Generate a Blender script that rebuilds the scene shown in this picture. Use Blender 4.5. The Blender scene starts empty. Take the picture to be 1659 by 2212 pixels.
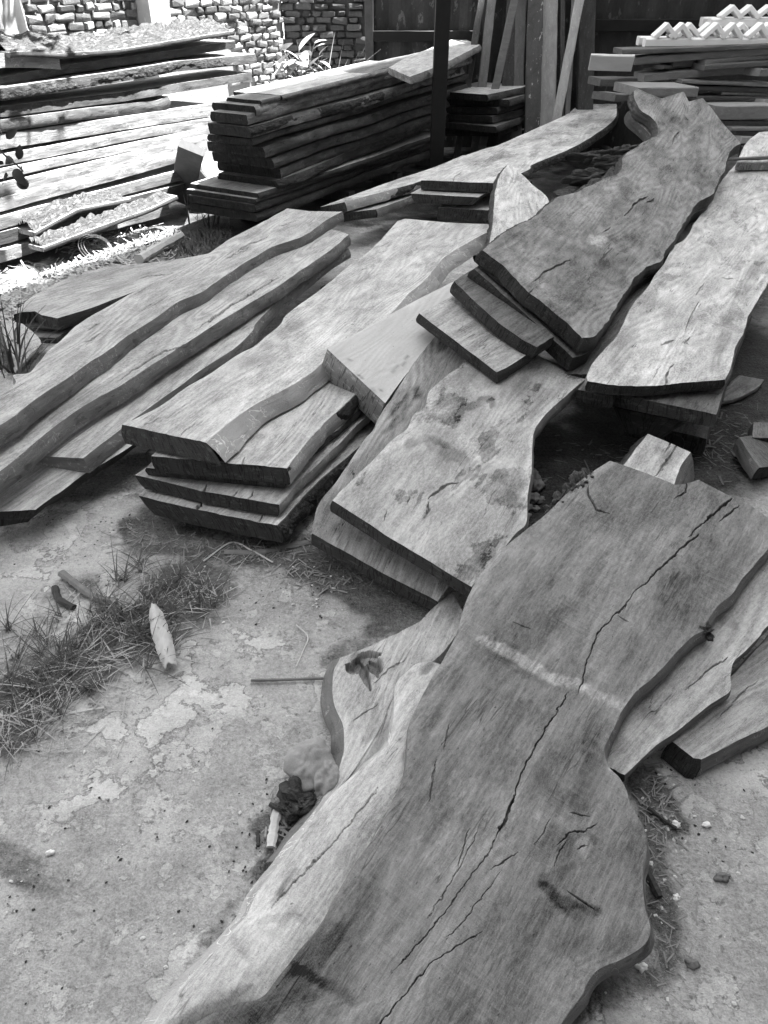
import bpy, math, random
import numpy as np
from mathutils import Vector

# ------------------------------------------------------------------ camera, sky, sun, exposure
SC = bpy.context.scene
F, CX, CY, P, H = 1671., 829.5, 1106., math.radians(35), 1.65     # focal length and centre in photo units (1659 x 2212)
cam = bpy.data.objects.new('camera', bpy.data.cameras.new('camera'))
SC.collection.objects.link(cam)
cam.location = (0, 0, H); cam.rotation_euler = (math.pi/2 - P, 0, 0)
cam.data.sensor_fit = 'VERTICAL'; cam.data.sensor_height = 24; cam.data.lens = 24*F/2212
cam.data.clip_start = .02; cam.data.clip_end = 2000
SC.camera = cam

SUN = Vector((.429, .035, 1.0)).normalized()                          # towards the sun
world = bpy.data.worlds.new('World'); SC.world = world; world.use_nodes = True
wt = world.node_tree; wt.nodes.clear()
sky = wt.nodes.new('ShaderNodeTexSky'); sky.sky_type = 'NISHITA'; sky.sun_disc = False
sky.sun_elevation = math.asin(SUN.z); sky.sun_rotation = math.atan2(SUN.x, SUN.y)
bw = wt.nodes.new('ShaderNodeRGBToBW'); bg = wt.nodes.new('ShaderNodeBackground'); wo = wt.nodes.new('ShaderNodeOutputWorld')
bg.inputs['Strength'].default_value = .14
wt.links.new(sky.outputs[0], bw.inputs[0]); wt.links.new(bw.outputs[0], bg.inputs['Color']); wt.links.new(bg.outputs[0], wo.inputs[0])
sl = bpy.data.lights.new('sun', 'SUN'); sl.energy = 4.2; sl.angle = math.radians(.6); sl.color = (1, 1, 1)
so = bpy.data.objects.new('sun', sl); SC.collection.objects.link(so)
so.rotation_euler = SUN.to_track_quat('Z', 'Y').to_euler()
SC.view_settings.view_transform = 'Standard'; SC.view_settings.look = 'None'
SC.view_settings.exposure = 3.08; SC.view_settings.gamma = 1

# ------------------------------------------------------------------ projection helpers
cP, sP = math.cos(P), math.sin(P)
def ray(u, v):
    a = (np.asarray(u, float)-CX)/F; b = -(np.asarray(v, float)-CY)/F
    return np.stack([a, cP+b*sP, -sP+b*cP], -1)
O = np.array([0, 0, H])
def at(u, v, z):
    d = ray(u, v); t = (np.asarray(z)-H)/d[..., 2]
    return O + d*t[..., None]
def at_depth(u, v, D):
    return O + ray(u, v)*D
def at_y(u, v, y):
    d = ray(u, v); return O + d*(y/d[..., 1])[..., None]
def on_plane(u, v, p0, d2):
    n = np.array([d2[1], -d2[0]]); d = ray(u, v)
    t = (np.asarray(p0[:2])@n)/(d[..., :2]@n)
    q = O + d*t[..., None]
    return (q[..., :2]-np.asarray(p0[:2]))@np.asarray(d2), q[..., 2]     # distance along, height
def to_px(X):
    dz = X[..., 2]-H; dep = X[..., 1]*cP-dz*sP; up = X[..., 1]*sP+dz*cP
    return CX+F*X[..., 0]/dep, CY-F*up/dep

# ------------------------------------------------------------------ numeric noise
def _h(ix, iy, s):
    n = (ix.astype(np.int64)*374761393 + iy.astype(np.int64)*668265263 + int(s)*69069+12345) & 0x7fffffff
    n = ((n ^ (n >> 13))*1274126177) & 0x7fffffff
    n = ((n ^ (n >> 15))*2246822519) & 0x7fffffff
    return ((n ^ (n >> 14)) & 0xffff)/65535.
def vn(x, y, s=0):
    x = np.asarray(x, float); y = np.asarray(y, float)
    ix = np.floor(x); iy = np.floor(y); fx = x-ix; fy = y-iy
    fx = fx*fx*(3-2*fx); fy = fy*fy*(3-2*fy)
    a = _h(ix, iy, s); b = _h(ix+1, iy, s); c = _h(ix, iy+1, s); d = _h(ix+1, iy+1, s)
    return (a*(1-fx)+b*fx)*(1-fy)+(c*(1-fx)+d*fx)*fy
def fbm(x, y, s=0, o=4, g=.5):
    r = 0; a = 1; t = 0
    for i in range(o):
        r = r+a*vn(np.asarray(x)*2**i+17.3*i, np.asarray(y)*2**i-9.1*i, s+i*7); t += a; a *= g
    return r/t*2-1

# ------------------------------------------------------------------ object helpers
COL = SC.collection
def tag(o, label=None, cat=None, group=None, kind=None):
    if label: o['label'] = label
    if cat: o['category'] = cat
    if group: o['group'] = group
    if kind or label: o['kind'] = kind or 'thing'
    return o
def empty(name, label, cat, loc=(0, 0, 0), group=None):
    o = bpy.data.objects.new(name, None); COL.objects.link(o); o.location = loc; o.empty_display_size = .05
    return tag(o, label, cat, group)
def child(o, parent):
    o.parent = parent
    o.matrix_parent_inverse = parent_matrix(parent).inverted()
    return o
def parent_matrix(p):
    m = p.matrix_basis.copy()
    return m if p.parent is None else parent_matrix(p.parent) @ p.matrix_parent_inverse @ m
def mesh(name, V, Fq, mats, uv=None, attrs=None, mi=None, smooth=True, parent=None):
    V = np.asarray(V, np.float32); me = bpy.data.meshes.new(name)
    if isinstance(Fq, np.ndarray):
        n, k = Fq.shape
        me.vertices.add(len(V)); me.vertices.foreach_set('co', V.ravel())
        me.loops.add(n*k); me.loops.foreach_set('vertex_index', Fq.ravel().astype(np.int32))
        me.polygons.add(n); me.polygons.foreach_set('loop_start', np.arange(0, n*k, k, dtype=np.int32))
    else:
        me.from_pydata(V.tolist(), [], [list(map(int, f)) for f in Fq])
    me.update(calc_edges=True)
    for m in (mats if isinstance(mats, (list, tuple)) else [mats]): me.materials.append(m)
    if mi is not None: me.polygons.foreach_set('material_index', np.asarray(mi, np.int32))
    me.polygons.foreach_set('use_smooth', np.full(len(me.polygons), smooth, bool))
    if uv is not None:
        li = np.empty(len(me.loops), np.int32); me.loops.foreach_get('vertex_index', li)
        l = me.uv_layers.new(name='uv'); l.data.foreach_set('uv', np.asarray(uv, np.float32)[li].ravel())
    for k, a in (attrs or {}).items():
        at_ = me.attributes.new(k, 'FLOAT', 'POINT'); at_.data.foreach_set('value', np.asarray(a, np.float32))
    me.update()
    o = bpy.data.objects.new(name, me); COL.objects.link(o)
    if parent is not None: child(o, parent)
    return o
def gridq(n, m, base=0, flip=False):
    i, j = np.meshgrid(np.arange(n-1), np.arange(m-1), indexing='ij')
    a = (i*m+j).ravel()+base; q = np.stack([a, a+1, a+m+1, a+m], 1)
    return q[:, ::-1] if flip else q

# ------------------------------------------------------------------ procedural materials (the photograph is black and white: greys only)
class NT:
    def __init__(s, name):
        s.m = bpy.data.materials.new(name); s.m.use_nodes = True; s.t = s.m.node_tree; s.t.nodes.clear()
    def n(s, typ, **kw):
        k = s.t.nodes.new(typ)
        for a, b in kw.items(): setattr(k, a, b)
        return k
    def put(s, sock, v):
        if hasattr(v, 'is_linked') or hasattr(v, 'links'): s.t.links.new(v, sock)
        else: sock.default_value = v
    def math(s, op, a, b=0., c=None, clamp=False):
        k = s.n('ShaderNodeMath', operation=op, use_clamp=clamp)
        s.put(k.inputs[0], a); s.put(k.inputs[1], b)
        if c is not None: s.put(k.inputs[2], c)
        return k.outputs[0]
    def uv(s): return s.n('ShaderNodeUVMap', uv_map='uv').outputs[0]
    def obj(s): return s.n('ShaderNodeTexCoord').outputs['Object']
    def pos(s): return s.n('ShaderNodeNewGeometry').outputs['Position']
    def attr(s, name): return s.n('ShaderNodeAttribute', attribute_name=name).outputs['Fac']
    def scale(s, v, sc, off=(0, 0, 0), rot=0.):
        k = s.n('ShaderNodeMapping'); s.put(k.inputs['Vector'], v)
        k.inputs['Scale'].default_value = sc; k.inputs['Location'].default_value = off; k.inputs['Rotation'].default_value = (0, 0, rot)
        return k.outputs[0]
    def noise(s, v, scale=1., detail=4., rough=.55, dist=0.):
        k = s.n('ShaderNodeTexNoise'); s.put(k.inputs['Vector'], v)
        k.inputs['Scale'].default_value = scale; k.inputs['Detail'].default_value = detail
        k.inputs['Roughness'].default_value = rough; k.inputs['Distortion'].default_value = dist
        return k.outputs[0]
    def vor(s, v, scale=1., feature='F1', out='Distance', rnd=1.):
        k = s.n('ShaderNodeTexVoronoi', feature=feature); s.put(k.inputs['Vector'], v)
        k.inputs['Scale'].default_value = scale; k.inputs['Randomness'].default_value = rnd
        return k.outputs[out]
    def wave(s, v, scale, dist=2., detail=2., direction='X'):
        k = s.n('ShaderNodeTexWave', wave_type='BANDS', bands_direction=direction); s.put(k.inputs['Vector'], v)
        k.inputs['Scale'].default_value = scale; k.inputs['Distortion'].default_value = dist; k.inputs['Detail'].default_value = detail
        k.inputs['Detail Scale'].default_value = 1.5
        return k.outputs['Fac']
    def step(s, v, a, b):                                            # smooth 0..1 between a and b
        k = s.n('ShaderNodeMapRange', interpolation_type='SMOOTHSTEP'); s.put(k.inputs['Value'], v)
        k.inputs['From Min'].default_value = a; k.inputs['From Max'].default_value = b
        return k.outputs[0]
    def mix(s, f, a, b):
        k = s.n('ShaderNodeMix', data_type='FLOAT'); s.put(k.inputs[0], f); s.put(k.inputs[2], a); s.put(k.inputs[3], b)
        return k.outputs[0]
    def finish(s, val, rough=.8, bump=None, bstr=.4, bdist=.01, spec=.25):
        k = s.n('ShaderNodeCombineColor'); v = s.math('MINIMUM', s.math('MAXIMUM', val, .006), .9)
        for i in range(3): s.t.links.new(v, k.inputs[i])
        b = s.n('ShaderNodeBsdfPrincipled'); s.t.links.new(k.outputs[0], b.inputs['Base Color'])
        s.put(b.inputs['Roughness'], rough); b.inputs['Specular IOR Level'].default_value = spec
        if bump is not None:
            q = s.n('ShaderNodeBump'); q.inputs['Strength'].default_value = bstr; q.inputs['Distance'].default_value = bdist
            s.t.links.new(bump, q.inputs['Height']); s.t.links.new(q.outputs[0], b.inputs['Normal'])
        o = s.n('ShaderNodeOutputMaterial'); s.t.links.new(b.outputs[0], o.inputs[0])
        return s.m
A = lambda n, x, y: n.math('ADD', x, y)
M = lambda n, x, y: n.math('MULTIPLY', x, y)

def wood_top(name, base, blotch=.5, grain=.35, saw=.15, stain=.35, checks=.6, hatch=0., fa=1., fig=.16):
    n = NT(name); uv = n.uv()
    S = lambda v, w=.17: n.math('SUBTRACT', n.step(v, .5-w, .5+w), .5)     # stretched to -.5 .. .5
    bq = n.noise(n.scale(uv, (2.4, 6., 1)), 1., 5, .6, .1); b1 = S(bq); b2 = S(n.noise(n.scale(uv, (9., 24., 1), (3, 1, 0)), 1., 6, .7), .2)
    g1 = S(n.noise(n.scale(uv, (5., 120., 1), (0, 7, 0)), 1., 3, .6, .2), .2); g2 = S(n.noise(n.scale(uv, (26., 380., 1), (5, 3, 0)), 1., 1, .6), .25)
    sw = S(n.noise(n.scale(uv, (170., 5., 1), (2, 2, 0)), 1., 2, .6), .25)      # saw marks across the slab
    sm = n.step(n.noise(n.scale(uv, (3, 5, 1), (9, 4, 0)), 1., 2), .42, .62)
    fine = S(n.noise(uv, 330., 2, .7), .25); mid = S(n.noise(n.scale(uv, (1, 2.2, 1), (6, 1, 0)), 60., 4, .72), .22)
    st = n.noise(n.scale(uv, (2.6, 5.5, 1), (7, 2, 0)), 1., 7, .6, .3)
    stain_m = n.step(st, .56, .59); rim = M(n, n.step(st, .545, .562), n.math('SUBTRACT', 1., n.step(st, .562, .59)))
    streak = n.step(n.noise(n.scale(uv, (1.6, 38., 1), (3, 9, 0)), 1., 4, .6), .60, .70)
    v = 1.
    for x, k in ((b1, 1.0*blotch), (b2, .75*blotch), (g1, .62*grain), (g2, .45*grain), (fine, .34*fa), (mid, .46*fa)): v = A(n, v, M(n, x, k))
    fg = n.noise(n.scale(uv, (.8, 5., 1), (11, 3, 0)), 1., 1.5, .45, .1)                # growth-ring figure
    rg = n.math('SINE', M(n, A(n, fg, M(n, g1, .008)), 125.)); v = A(n, v, M(n, M(n, rg, n.step(bq, .34, .62)), fig*1.35))
    v = A(n, v, M(n, M(n, sw, sm), saw*2.2))
    v = n.math('SUBTRACT', v, M(n, stain_m, stain*.42)); v = n.math('SUBTRACT', v, M(n, rim, stain*.5)); v = n.math('SUBTRACT', v, M(n, streak, .45*grain))
    if hatch:
        hw = n.noise(n.scale(uv, (120., 9., 1), (0, 0, 0), .55), 1., 2, .6)
        hm = n.step(n.noise(n.scale(uv, (3.4, 6, 1), (1, 6, 0)), 1., 3), .47, .62)
        v = A(n, v, M(n, M(n, n.step(hw, .48, .62), hm), hatch*1.6))
    ck = n.noise(n.scale(uv, (2.6, 40., 1), (4, 4, 0)), 1., 2, .5, .4)     # drying checks
    cl = n.math('SUBTRACT', 1., n.step(n.math('ABSOLUTE', n.math('SUBTRACT', ck, .5)), .002, .014))
    cl = M(n, cl, n.step(n.noise(n.scale(uv, (4., 9., 1), (8, 8, 0)), 1., 2), .55, .62))
    dots = n.step(n.noise(n.scale(uv, (1, 1.7, 1)), 75., 3, .6), .67, .71)
    v = M(n, v, n.math('SUBTRACT', 1., M(n, cl, checks))); v = M(n, v, n.math('SUBTRACT', 1., M(n, dots, .6)))
    v = M(n, v, base)
    v = A(n, v, M(n, M(n, n.attr('tone'), A(n, 1., A(n, M(n, b2, .9), M(n, mid, .8)))), base))
    v = M(n, v, n.math('SUBTRACT', 1., M(n, n.attr('crack'), .22)))
    hgt = A(n, M(n, g1, .4), A(n, M(n, fine, .25), A(n, M(n, g2, .3), A(n, M(n, mid, .35), M(n, M(n, sw, sm), .4)))))
    hgt = n.math('SUBTRACT', hgt, M(n, cl, 1.2))
    return n.finish(v, .78, hgt, .4, .004)
def wood_side(name, base, var=.6):
    n = NT(name); uv = n.uv()
    g = n.noise(n.scale(uv, (6., 60., 1)), 1., 5, .62, .8); b = n.noise(n.scale(uv, (5, 14, 1), (3, 3, 0)), 1., 5, .6, .5)
    f = n.noise(uv, 260., 3, .7); st = n.noise(n.scale(uv, (9, 30, 1), (1, 5, 0)), 1., 6, .6, 1.)
    v = A(n, 1., A(n, M(n, n.math('SUBTRACT', b, .5), 1.8*var), A(n, M(n, n.math('SUBTRACT', g, .5), var), M(n, n.math('SUBTRACT', f, .5), .5))))
    v = n.math('SUBTRACT', v, M(n, n.step(st, .58, .64), .4*var))
    wt_ = n.noise(n.scale(uv, (16, 22, 1), (5, 5, 0)), 1., 3, .55, .6); tr = n.math('SUBTRACT', 1., n.step(n.math('ABSOLUTE', n.math('SUBTRACT', wt_, .52)), .004, .016))
    v = A(n, v, M(n, M(n, tr, n.step(b, .46, .56)), .9))
    v = M(n, v, base); v = A(n, v, M(n, n.attr('tone'), base))
    return n.finish(v, .85, A(n, A(n, M(n, g, .9), M(n, f, .4)), M(n, tr, -.3)), .7, .008)
def wood_end(name, base, speck=.0):
    n = NT(name); uv = n.uv()
    r = n.wave(n.scale(uv, (1, 2.2, 1)), 30., 7., 3, 'Y'); f = n.noise(uv, 300., 3, .75); b = n.noise(uv, 9., 5, .65)
    s = n.wave(n.scale(uv, (1, .6, 1), (0, 0, 0), .8), 90., 4., 2)
    v = A(n, 1., A(n, M(n, n.math('SUBTRACT', r, .5), .3), A(n, M(n, n.math('SUBTRACT', f, .5), .9), A(n, M(n, n.math('SUBTRACT', b, .5), 1.2), M(n, n.math('SUBTRACT', s, .5), .25)))))
    ck = n.noise(n.scale(uv, (34, 5, 1), (0, 0, 0), .25), 1., 3, .6, .3); cl = n.math('SUBTRACT', 1., n.step(n.math('ABSOLUTE', n.math('SUBTRACT', ck, .5)), .006, .03))
    v = A(n, v, M(n, n.step(n.noise(n.scale(uv, (14, 40, 1), (3, 3, 0)), 1., 5, .7), .52, .66), .9)); v = M(n, v, n.math('SUBTRACT', 1., M(n, cl, .6)))
    v = M(n, v, base)
    if speck: v = A(n, v, M(n, n.step(n.noise(uv, 130., 4, .7), .60, .68), speck))
    return n.finish(v, .9, A(n, f, r), .4, .003)
def bark_mat(name, base, rough=1.):
    n = NT(name); p = n.uv()
    a = n.noise(n.scale(p, (9, 75, 1)), 1., 6, .68, .8); d = n.noise(n.scale(p, (16, 48, 1), (3, 1, 0)), 1., 5, .7, .6)
    f = n.noise(p, 300., 3, .7)
    v = A(n, .35, A(n, M(n, a, .9), M(n, n.step(d, .46, .58), .55))); v = M(n, A(n, v, M(n, n.math('SUBTRACT', f, .5), .6)), base)
    return n.finish(v, .95, A(n, M(n, n.step(d, .44, .60), 1.1), A(n, M(n, a, 1.), M(n, f, .25))), .9*rough, .012)
def plain(name, base, var=.35, sc=14., rough=.8, bs=.3, streak=(1, 1, 1), speck=0.):
    n = NT(name); p = n.scale(n.obj(), streak)
    a = n.noise(p, sc, 6, .62, .5); f = n.noise(p, sc*14, 3, .7)
    v = A(n, 1., A(n, M(n, n.math('SUBTRACT', a, .5), 2*var), M(n, n.math('SUBTRACT', f, .5), var)))
    v = M(n, v, base)
    if speck: v = A(n, v, M(n, n.step(n.noise(p, sc*3.1, 5, .65), .60, .66), speck))
    return n.finish(v, rough, A(n, a, M(n, f, .4)), bs, .006)

W = {
 'mid':   wood_top('weathered_grey_wood', .165, .60, .24, .015, .30, .5, .10, fig=.10),
 'pale':  wood_top('pale_sapwood', .36, .34, .20, .015, .25, .5, fig=.07),
 'a':     wood_top('sawn_grey_wood', .33, .38, .30, .03, .2, .6, fig=.14),
 'c':     wood_top('sawn_light_wood', .38, .42, .24, .035, .25, .5, fig=.12),
 'stain': wood_top('stained_light_wood', .33, .46, .14, .03, .85, .5, fig=.10),
 'dark':  wood_top('stained_brown_wood', .17, .70, .32, .07, .5, .7, fig=.16),
 'r':     wood_top('bright_plank_wood', .40, .46, .18, .02, .5, .6, fig=.12),
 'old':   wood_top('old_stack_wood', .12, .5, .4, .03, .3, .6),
 'fresh': wood_top('planed_pale_wood', .50, .07, .05, .0, .03, .05, fa=.2, fig=.05),
}
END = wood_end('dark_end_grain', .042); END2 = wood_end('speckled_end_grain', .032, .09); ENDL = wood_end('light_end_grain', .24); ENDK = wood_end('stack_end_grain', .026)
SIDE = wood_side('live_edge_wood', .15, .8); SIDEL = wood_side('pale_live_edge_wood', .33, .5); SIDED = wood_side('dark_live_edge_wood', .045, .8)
SIDEJ = wood_side('silvered_edge_wood', .22, .8)
BARK = bark_mat('rough_bark', .06); BARKL = bark_mat('grey_bark', .10)

# ------------------------------------------------------------------ slab builder
def resample(pts, n, smooth=True):
    pts = np.asarray(pts, float)
    if len(pts) == 2 or not smooth:
        d = np.r_[0, np.cumsum(np.linalg.norm(np.diff(pts, axis=0), axis=1))]; t = np.linspace(0, d[-1], n)
        return np.stack([np.interp(t, d, pts[:, i]) for i in range(pts.shape[1])], 1)
    q = np.vstack([2*pts[0]-pts[1], pts, 2*pts[-1]-pts[-2]]); out = []
    for i in range(1, len(q)-2):
        t = np.linspace(0, 1, 12, endpoint=False)[:, None]; a, b, c, d = q[i-1], q[i], q[i+1], q[i+2]
        out.append(.5*((2*b)+(-a+c)*t+(2*a-5*b+4*c-d)*t*t+(-a+3*b-3*c+d)*t**3))
    return resample(np.vstack(out+[pts[-1:]]), n, False)
def along(pts, n, ax):
    d = resample(pts, 400); p = np.maximum.accumulate(d@ax); p = (p-p[0])/(p[-1]-p[0]+1e-9); a = np.linspace(0, 1, 400)
    p = .88*p+.12*a; t = np.linspace(0, 1, n)
    return np.stack([np.interp(t, p, d[:, i]) for i in range(2)], 1)
def surf(anchors):
    w = np.array([at(u, v, z) for u, v, z in anchors]); x, y, z = w.T; k = len(w)
    def B(x, y): return np.stack([np.ones_like(x), x, y] + ([x*y] if k >= 4 else []) + [], -1)
    mx, my = x.mean(), y.mean(); A_ = B(x-mx, y-my); reg = np.diag([0, 0, 0]+[.02]*(A_.shape[1]-3))
    c = np.linalg.solve(A_.T@A_+reg+1e-9*np.eye(len(reg)), A_.T@z)
    return lambda x, y: B(np.asarray(x, float)-mx, np.asarray(y, float)-my)@c
def drop_on(pts, zf):
    pts = np.asarray(pts, float); d = ray(pts[:, 0], pts[:, 1])
    lo = np.full(len(pts), .15); g = lambda t: (O[2]+d[:, 2]*t)-zf(d[:, 0]*t, d[:, 1]*t)
    hi = lo.copy(); done = np.zeros(len(pts), bool)
    for s in np.linspace(.2, 16, 400):
        neg = (g(np.full(len(pts), s)) < 0) & ~done
        hi[neg] = s; lo[neg] = s-.04; done |= neg
    for _ in range(30):
        m = (lo+hi)/2; ng = g(m) < 0; hi = np.where(ng, m, hi); lo = np.where(ng, lo, m)
    m = (lo+hi)/2
    return np.stack([d[:, 0]*m, d[:, 1]*m], 1)
def polydist(px, py, pts):
    best = np.full(px.shape, 1e9); frac = np.zeros(px.shape); tot = max(len(pts)-1, 1)
    for i in range(len(pts)-1):
        a = np.array(pts[i][:2], float); b = np.array(pts[i+1][:2], float); ab = b-a; L2 = ab@ab+1e-9
        t = np.clip(((px-a[0])*ab[0]+(py-a[1])*ab[1])/L2, 0, 1)
        d = np.hypot(px-a[0]-t*ab[0], py-a[1]-t*ab[1]); m = d < best
        best = np.where(m, d, best); frac = np.where(m, (i+t)/tot, frac)
    return best, frac
SEED = [0]
def slab(name, label, cat, L, R, zf, thick, E0=(), E1=(), px=True, mats=('a', None, None), res=.018, wl=.0, wr=.0, bulge=.006,
         rough=.0025, srough=.005, bark='', cracks=(), strokes=(), group=None, edge=.004, cup=0., off=(0, 0), dz=0., lump=0., ends=(0., 0.), btone=.0, rimtone=.16):
    SEED[0] += 1; sd = SEED[0]*13
    if not callable(zf): zf = surf(zf)
    if px:
        L, R = drop_on(L, zf), drop_on(R, zf)
        E0 = drop_on(E0, zf) if len(E0) else np.zeros((0, 2)); E1 = drop_on(E1, zf) if len(E1) else np.zeros((0, 2))
    L, R = np.asarray(L, float)+off, np.asarray(R, float)+off
    E0 = (np.asarray(E0, float).reshape(-1, 2)+off); E1 = (np.asarray(E1, float).reshape(-1, 2)+off)
    ln = max(np.linalg.norm(np.diff(L, axis=0), axis=1).sum(), np.linalg.norm(np.diff(R, axis=0), axis=1).sum())
    wd = max(np.linalg.norm(L[0]-R[0]), np.linalg.norm(L[-1]-R[-1]))
    nl, nw = max(8, int(ln/res)), max(6, int(wd/res))
    ax = (L[-1]+R[-1]-L[0]-R[0]); ax = ax/np.linalg.norm(ax)
    l, r = along(L, nl, ax), along(R, nl, ax)
    e0 = resample(np.vstack([l[:1], E0, r[:1]]), nw, False); e1 = resample(np.vstack([l[-1:], E1, r[-1:]]), nw, False)
    s = np.linspace(0, 1, nl)[:, None, None]; t = np.linspace(0, 1, nw)[None, :, None]
    ss = s[:, 0, 0]*ln
    ax = (l[-1]+r[-1]-l[0]-r[0]); ax = ax/np.linalg.norm(ax); lat = np.array([ax[1], -ax[0]])
    jl = (fbm(ss*9, ss*0, sd, 4)*edge)[:, None]*lat; jr = (fbm(ss*9, ss*0+5, sd+3, 4)*edge)[:, None]*lat
    tt0 = np.linspace(0, 1, nw)*wd
    l = l+jl; r = r+jr
    e0 = e0+(fbm(tt0*14, tt0*0, sd+8, 4)*edge*.7*np.minimum(1, 4*np.linspace(0, 1, nw)*(1-np.linspace(0, 1, nw))*4))[:, None]*ax
    e0[0], e0[-1] = l[0], r[0]; e1[0], e1[-1] = l[-1], r[-1]
    XY = (1-t)*l[:, None]+t*r[:, None]+(1-s)*e0[None]+s*e1[None]-((1-s)*(1-t)*l[0]+(1-s)*t*r[0]+s*(1-t)*l[-1]+s*t*r[-1])
    x, y = XY[..., 0], XY[..., 1]
    SS, TT = np.broadcast_to(ss[:, None], x.shape), np.broadcast_to(t[..., 0]*wd, x.shape)
    lz = zf(x-off[0], y-off[1])+dz+cup*(np.abs(2*t[..., 0]-1)**2.4)+lump*fbm(SS*4.5, TT*8, sd+77, 3)
    z = lz+rough*fbm(SS*5, TT*9, sd+1, 4)+rough*.35*fbm(SS*8, TT*60, sd+2, 3)
    top = np.stack([x, y, z], -1)
    hit = None; rimd = np.minimum(t[..., 0], 1-t[..., 0])*wd+0*x; sap = np.clip(1.2-rimd/(.03+.02*fbm(SS*3, TT*0, sd+60, 3)), 0, 1)*rimtone
    tone = sap+.10*fbm(SS*2.2+sd, TT*5, sd+5, 4)+btone; crk = np.zeros(x.shape)
    if len(cracks) or len(strokes):
        pu, pv = to_px(np.stack([x, y, lz], -1))
        wob = fbm(pu*.06, pv*.06, sd+4, 5, .65)
        def crack_at(u_, v_):
            kk = np.zeros(u_.shape); dd = np.zeros(u_.shape); mn = np.full(u_.shape, 1e9); wb_ = fbm(u_*.07, v_*.07, sd+4, 5, .62)
            for pts, w, depth in cracks:
                w = w*.62 if isinstance(w, (int, float)) else (w[0]*.52, w[1]*.52)
                d, fr = polydist(u_+5*wb_, v_+4*wb_, pts); ww = w*np.sin(np.pi*np.clip(fr, .04, .96))**.7 if isinstance(w, (int, float)) else (w[0]+(w[1]-w[0])*fr)*np.clip(np.minimum(fr, 1-fr)*9+.3, 0, 1)
                k = np.clip((1.-d/ww)*2.6, 0, 1); kk = np.maximum(kk, k); dd = np.maximum(dd, depth*k); mn = np.minimum(mn, d-ww)
            return kk, dd, mn
        if len(cracks):
            _, _, mn = crack_at(pu, pv); cpx = np.hypot(np.diff(pu, axis=0)[:, :-1], np.diff(pv, axis=0)[:, :-1])+np.hypot(np.diff(pu, axis=1)[:-1], np.diff(pv, axis=1)[:-1])
            hit = np.minimum(np.minimum(mn[:-1, :-1], mn[1:, :-1]), np.minimum(mn[:-1, 1:], mn[1:, 1:])) < cpx*.8+1.
        wob2 = fbm(pu*.03, pv*.03, sd+6, 6, .62); brk = .65+.7*vn(pu*.09, pv*.09, sd+7)*vn(pu*.3, pv*.3, sd+9)+.0
        for pts, w, val in strokes:
            d, fr = polydist(pu+.9*w*wob2, pv+.9*w*wob, pts); k = np.clip((1.25-d/w)*1.5, 0, 1); tone = tone+val*np.clip(brk, 0, 1.1)*k*k*(3-2*k)
    gx = zf(np.array([x.mean()-off[0]+.05]), np.array([y.mean()-off[1]]))[0]-zf(np.array([x.mean()-off[0]-.05]), np.array([y.mean()-off[1]]))[0]
    gy = zf(np.array([x.mean()-off[0]]), np.array([y.mean()-off[1]+.05]))[0]-zf(np.array([x.mean()-off[0]]), np.array([y.mean()-off[1]-.05]))[0]
    nrm = np.array([-gx/.1, -gy/.1, 1]); nrm /= np.linalg.norm(nrm)
    lat3 = np.array([lat[0], lat[1], 0]); lat3 -= nrm*(lat3@nrm); ax3 = np.array([ax[0], ax[1], 0.]); ax3 -= nrm*(ax3@nrm)
    K = 6; q = np.linspace(0, 1, K)
    def side(rim, w, sign, sx):
        SQ, QQ = np.meshgrid(ss, q, indexing='ij')
        o = w*QQ*(1+.5*fbm(SQ*3, QQ*0, sd+sx, 3))+bulge*np.sin(np.pi*QQ)+srough*(fbm(SQ*14, QQ*thick*22, sd+sx+1, 4)+.8*fbm(SQ*4, QQ*thick*30, sd+sx+2, 3))*np.minimum(1, QQ*3)
        return rim[:, None]-nrm*(thick*QQ)[..., None]+lat3*(sign*o)[..., None]
    sL, sR = side(top[:, 0], wl, -1, 20), side(top[:, -1], wr, 1, 30)
    def endf(i, sg, slope):
        tq = np.linspace(0, 1, nw)[:, None, None]; oL = sL[i]-sL[i][0]; oR = sR[i]-sR[i][0]
        g = top[i][:, None]+(1-tq)*oL[None]+tq*oR[None]
        TQ, QQ = np.meshgrid(tt0, q, indexing='ij')
        return g+ax3*(sg*(slope*QQ+.0022*fbm(TQ*30, QQ*4, sd+41+i, 3)*np.sin(np.pi*np.clip(QQ, 0, .95))))[..., None]
    f0, f1 = endf(0, -1, ends[0]), endf(-1, 1, ends[1])
    bot = np.stack([sL[:, -1], sR[:, -1]], 1)
    uo = np.array([sd*.731 % 40, sd*.377 % 40])
    parts = []
    sq = np.broadcast_to(ss[:, None], (nl, K)); qq = np.broadcast_to(q[None]*thick, (nl, K)); tq = np.broadcast_to(tt0[:, None], (nw, K)); eq = np.broadcast_to(q[None]*thick, (nw, K))
    parts.append((top, XY@ax, XY@lat, 0, False, tone, crk))
    parts.append((sL, sq, qq+7, 2, True, None, None)); parts.append((sR, sq, qq+9, 2, False, None, None))
    parts.append((f0, tq, eq+3, 1, False, None, None)); parts.append((f1, tq, eq+5, 1, True, None, None))
    parts.append((bot, np.broadcast_to(ss[:, None], (nl, 2)), np.broadcast_to(np.array([0, wd])[None], (nl, 2)), 1, True, None, None))
    V, Q, U, MI, TN, CK, b = [], [], [], [], [], [], 0
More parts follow.
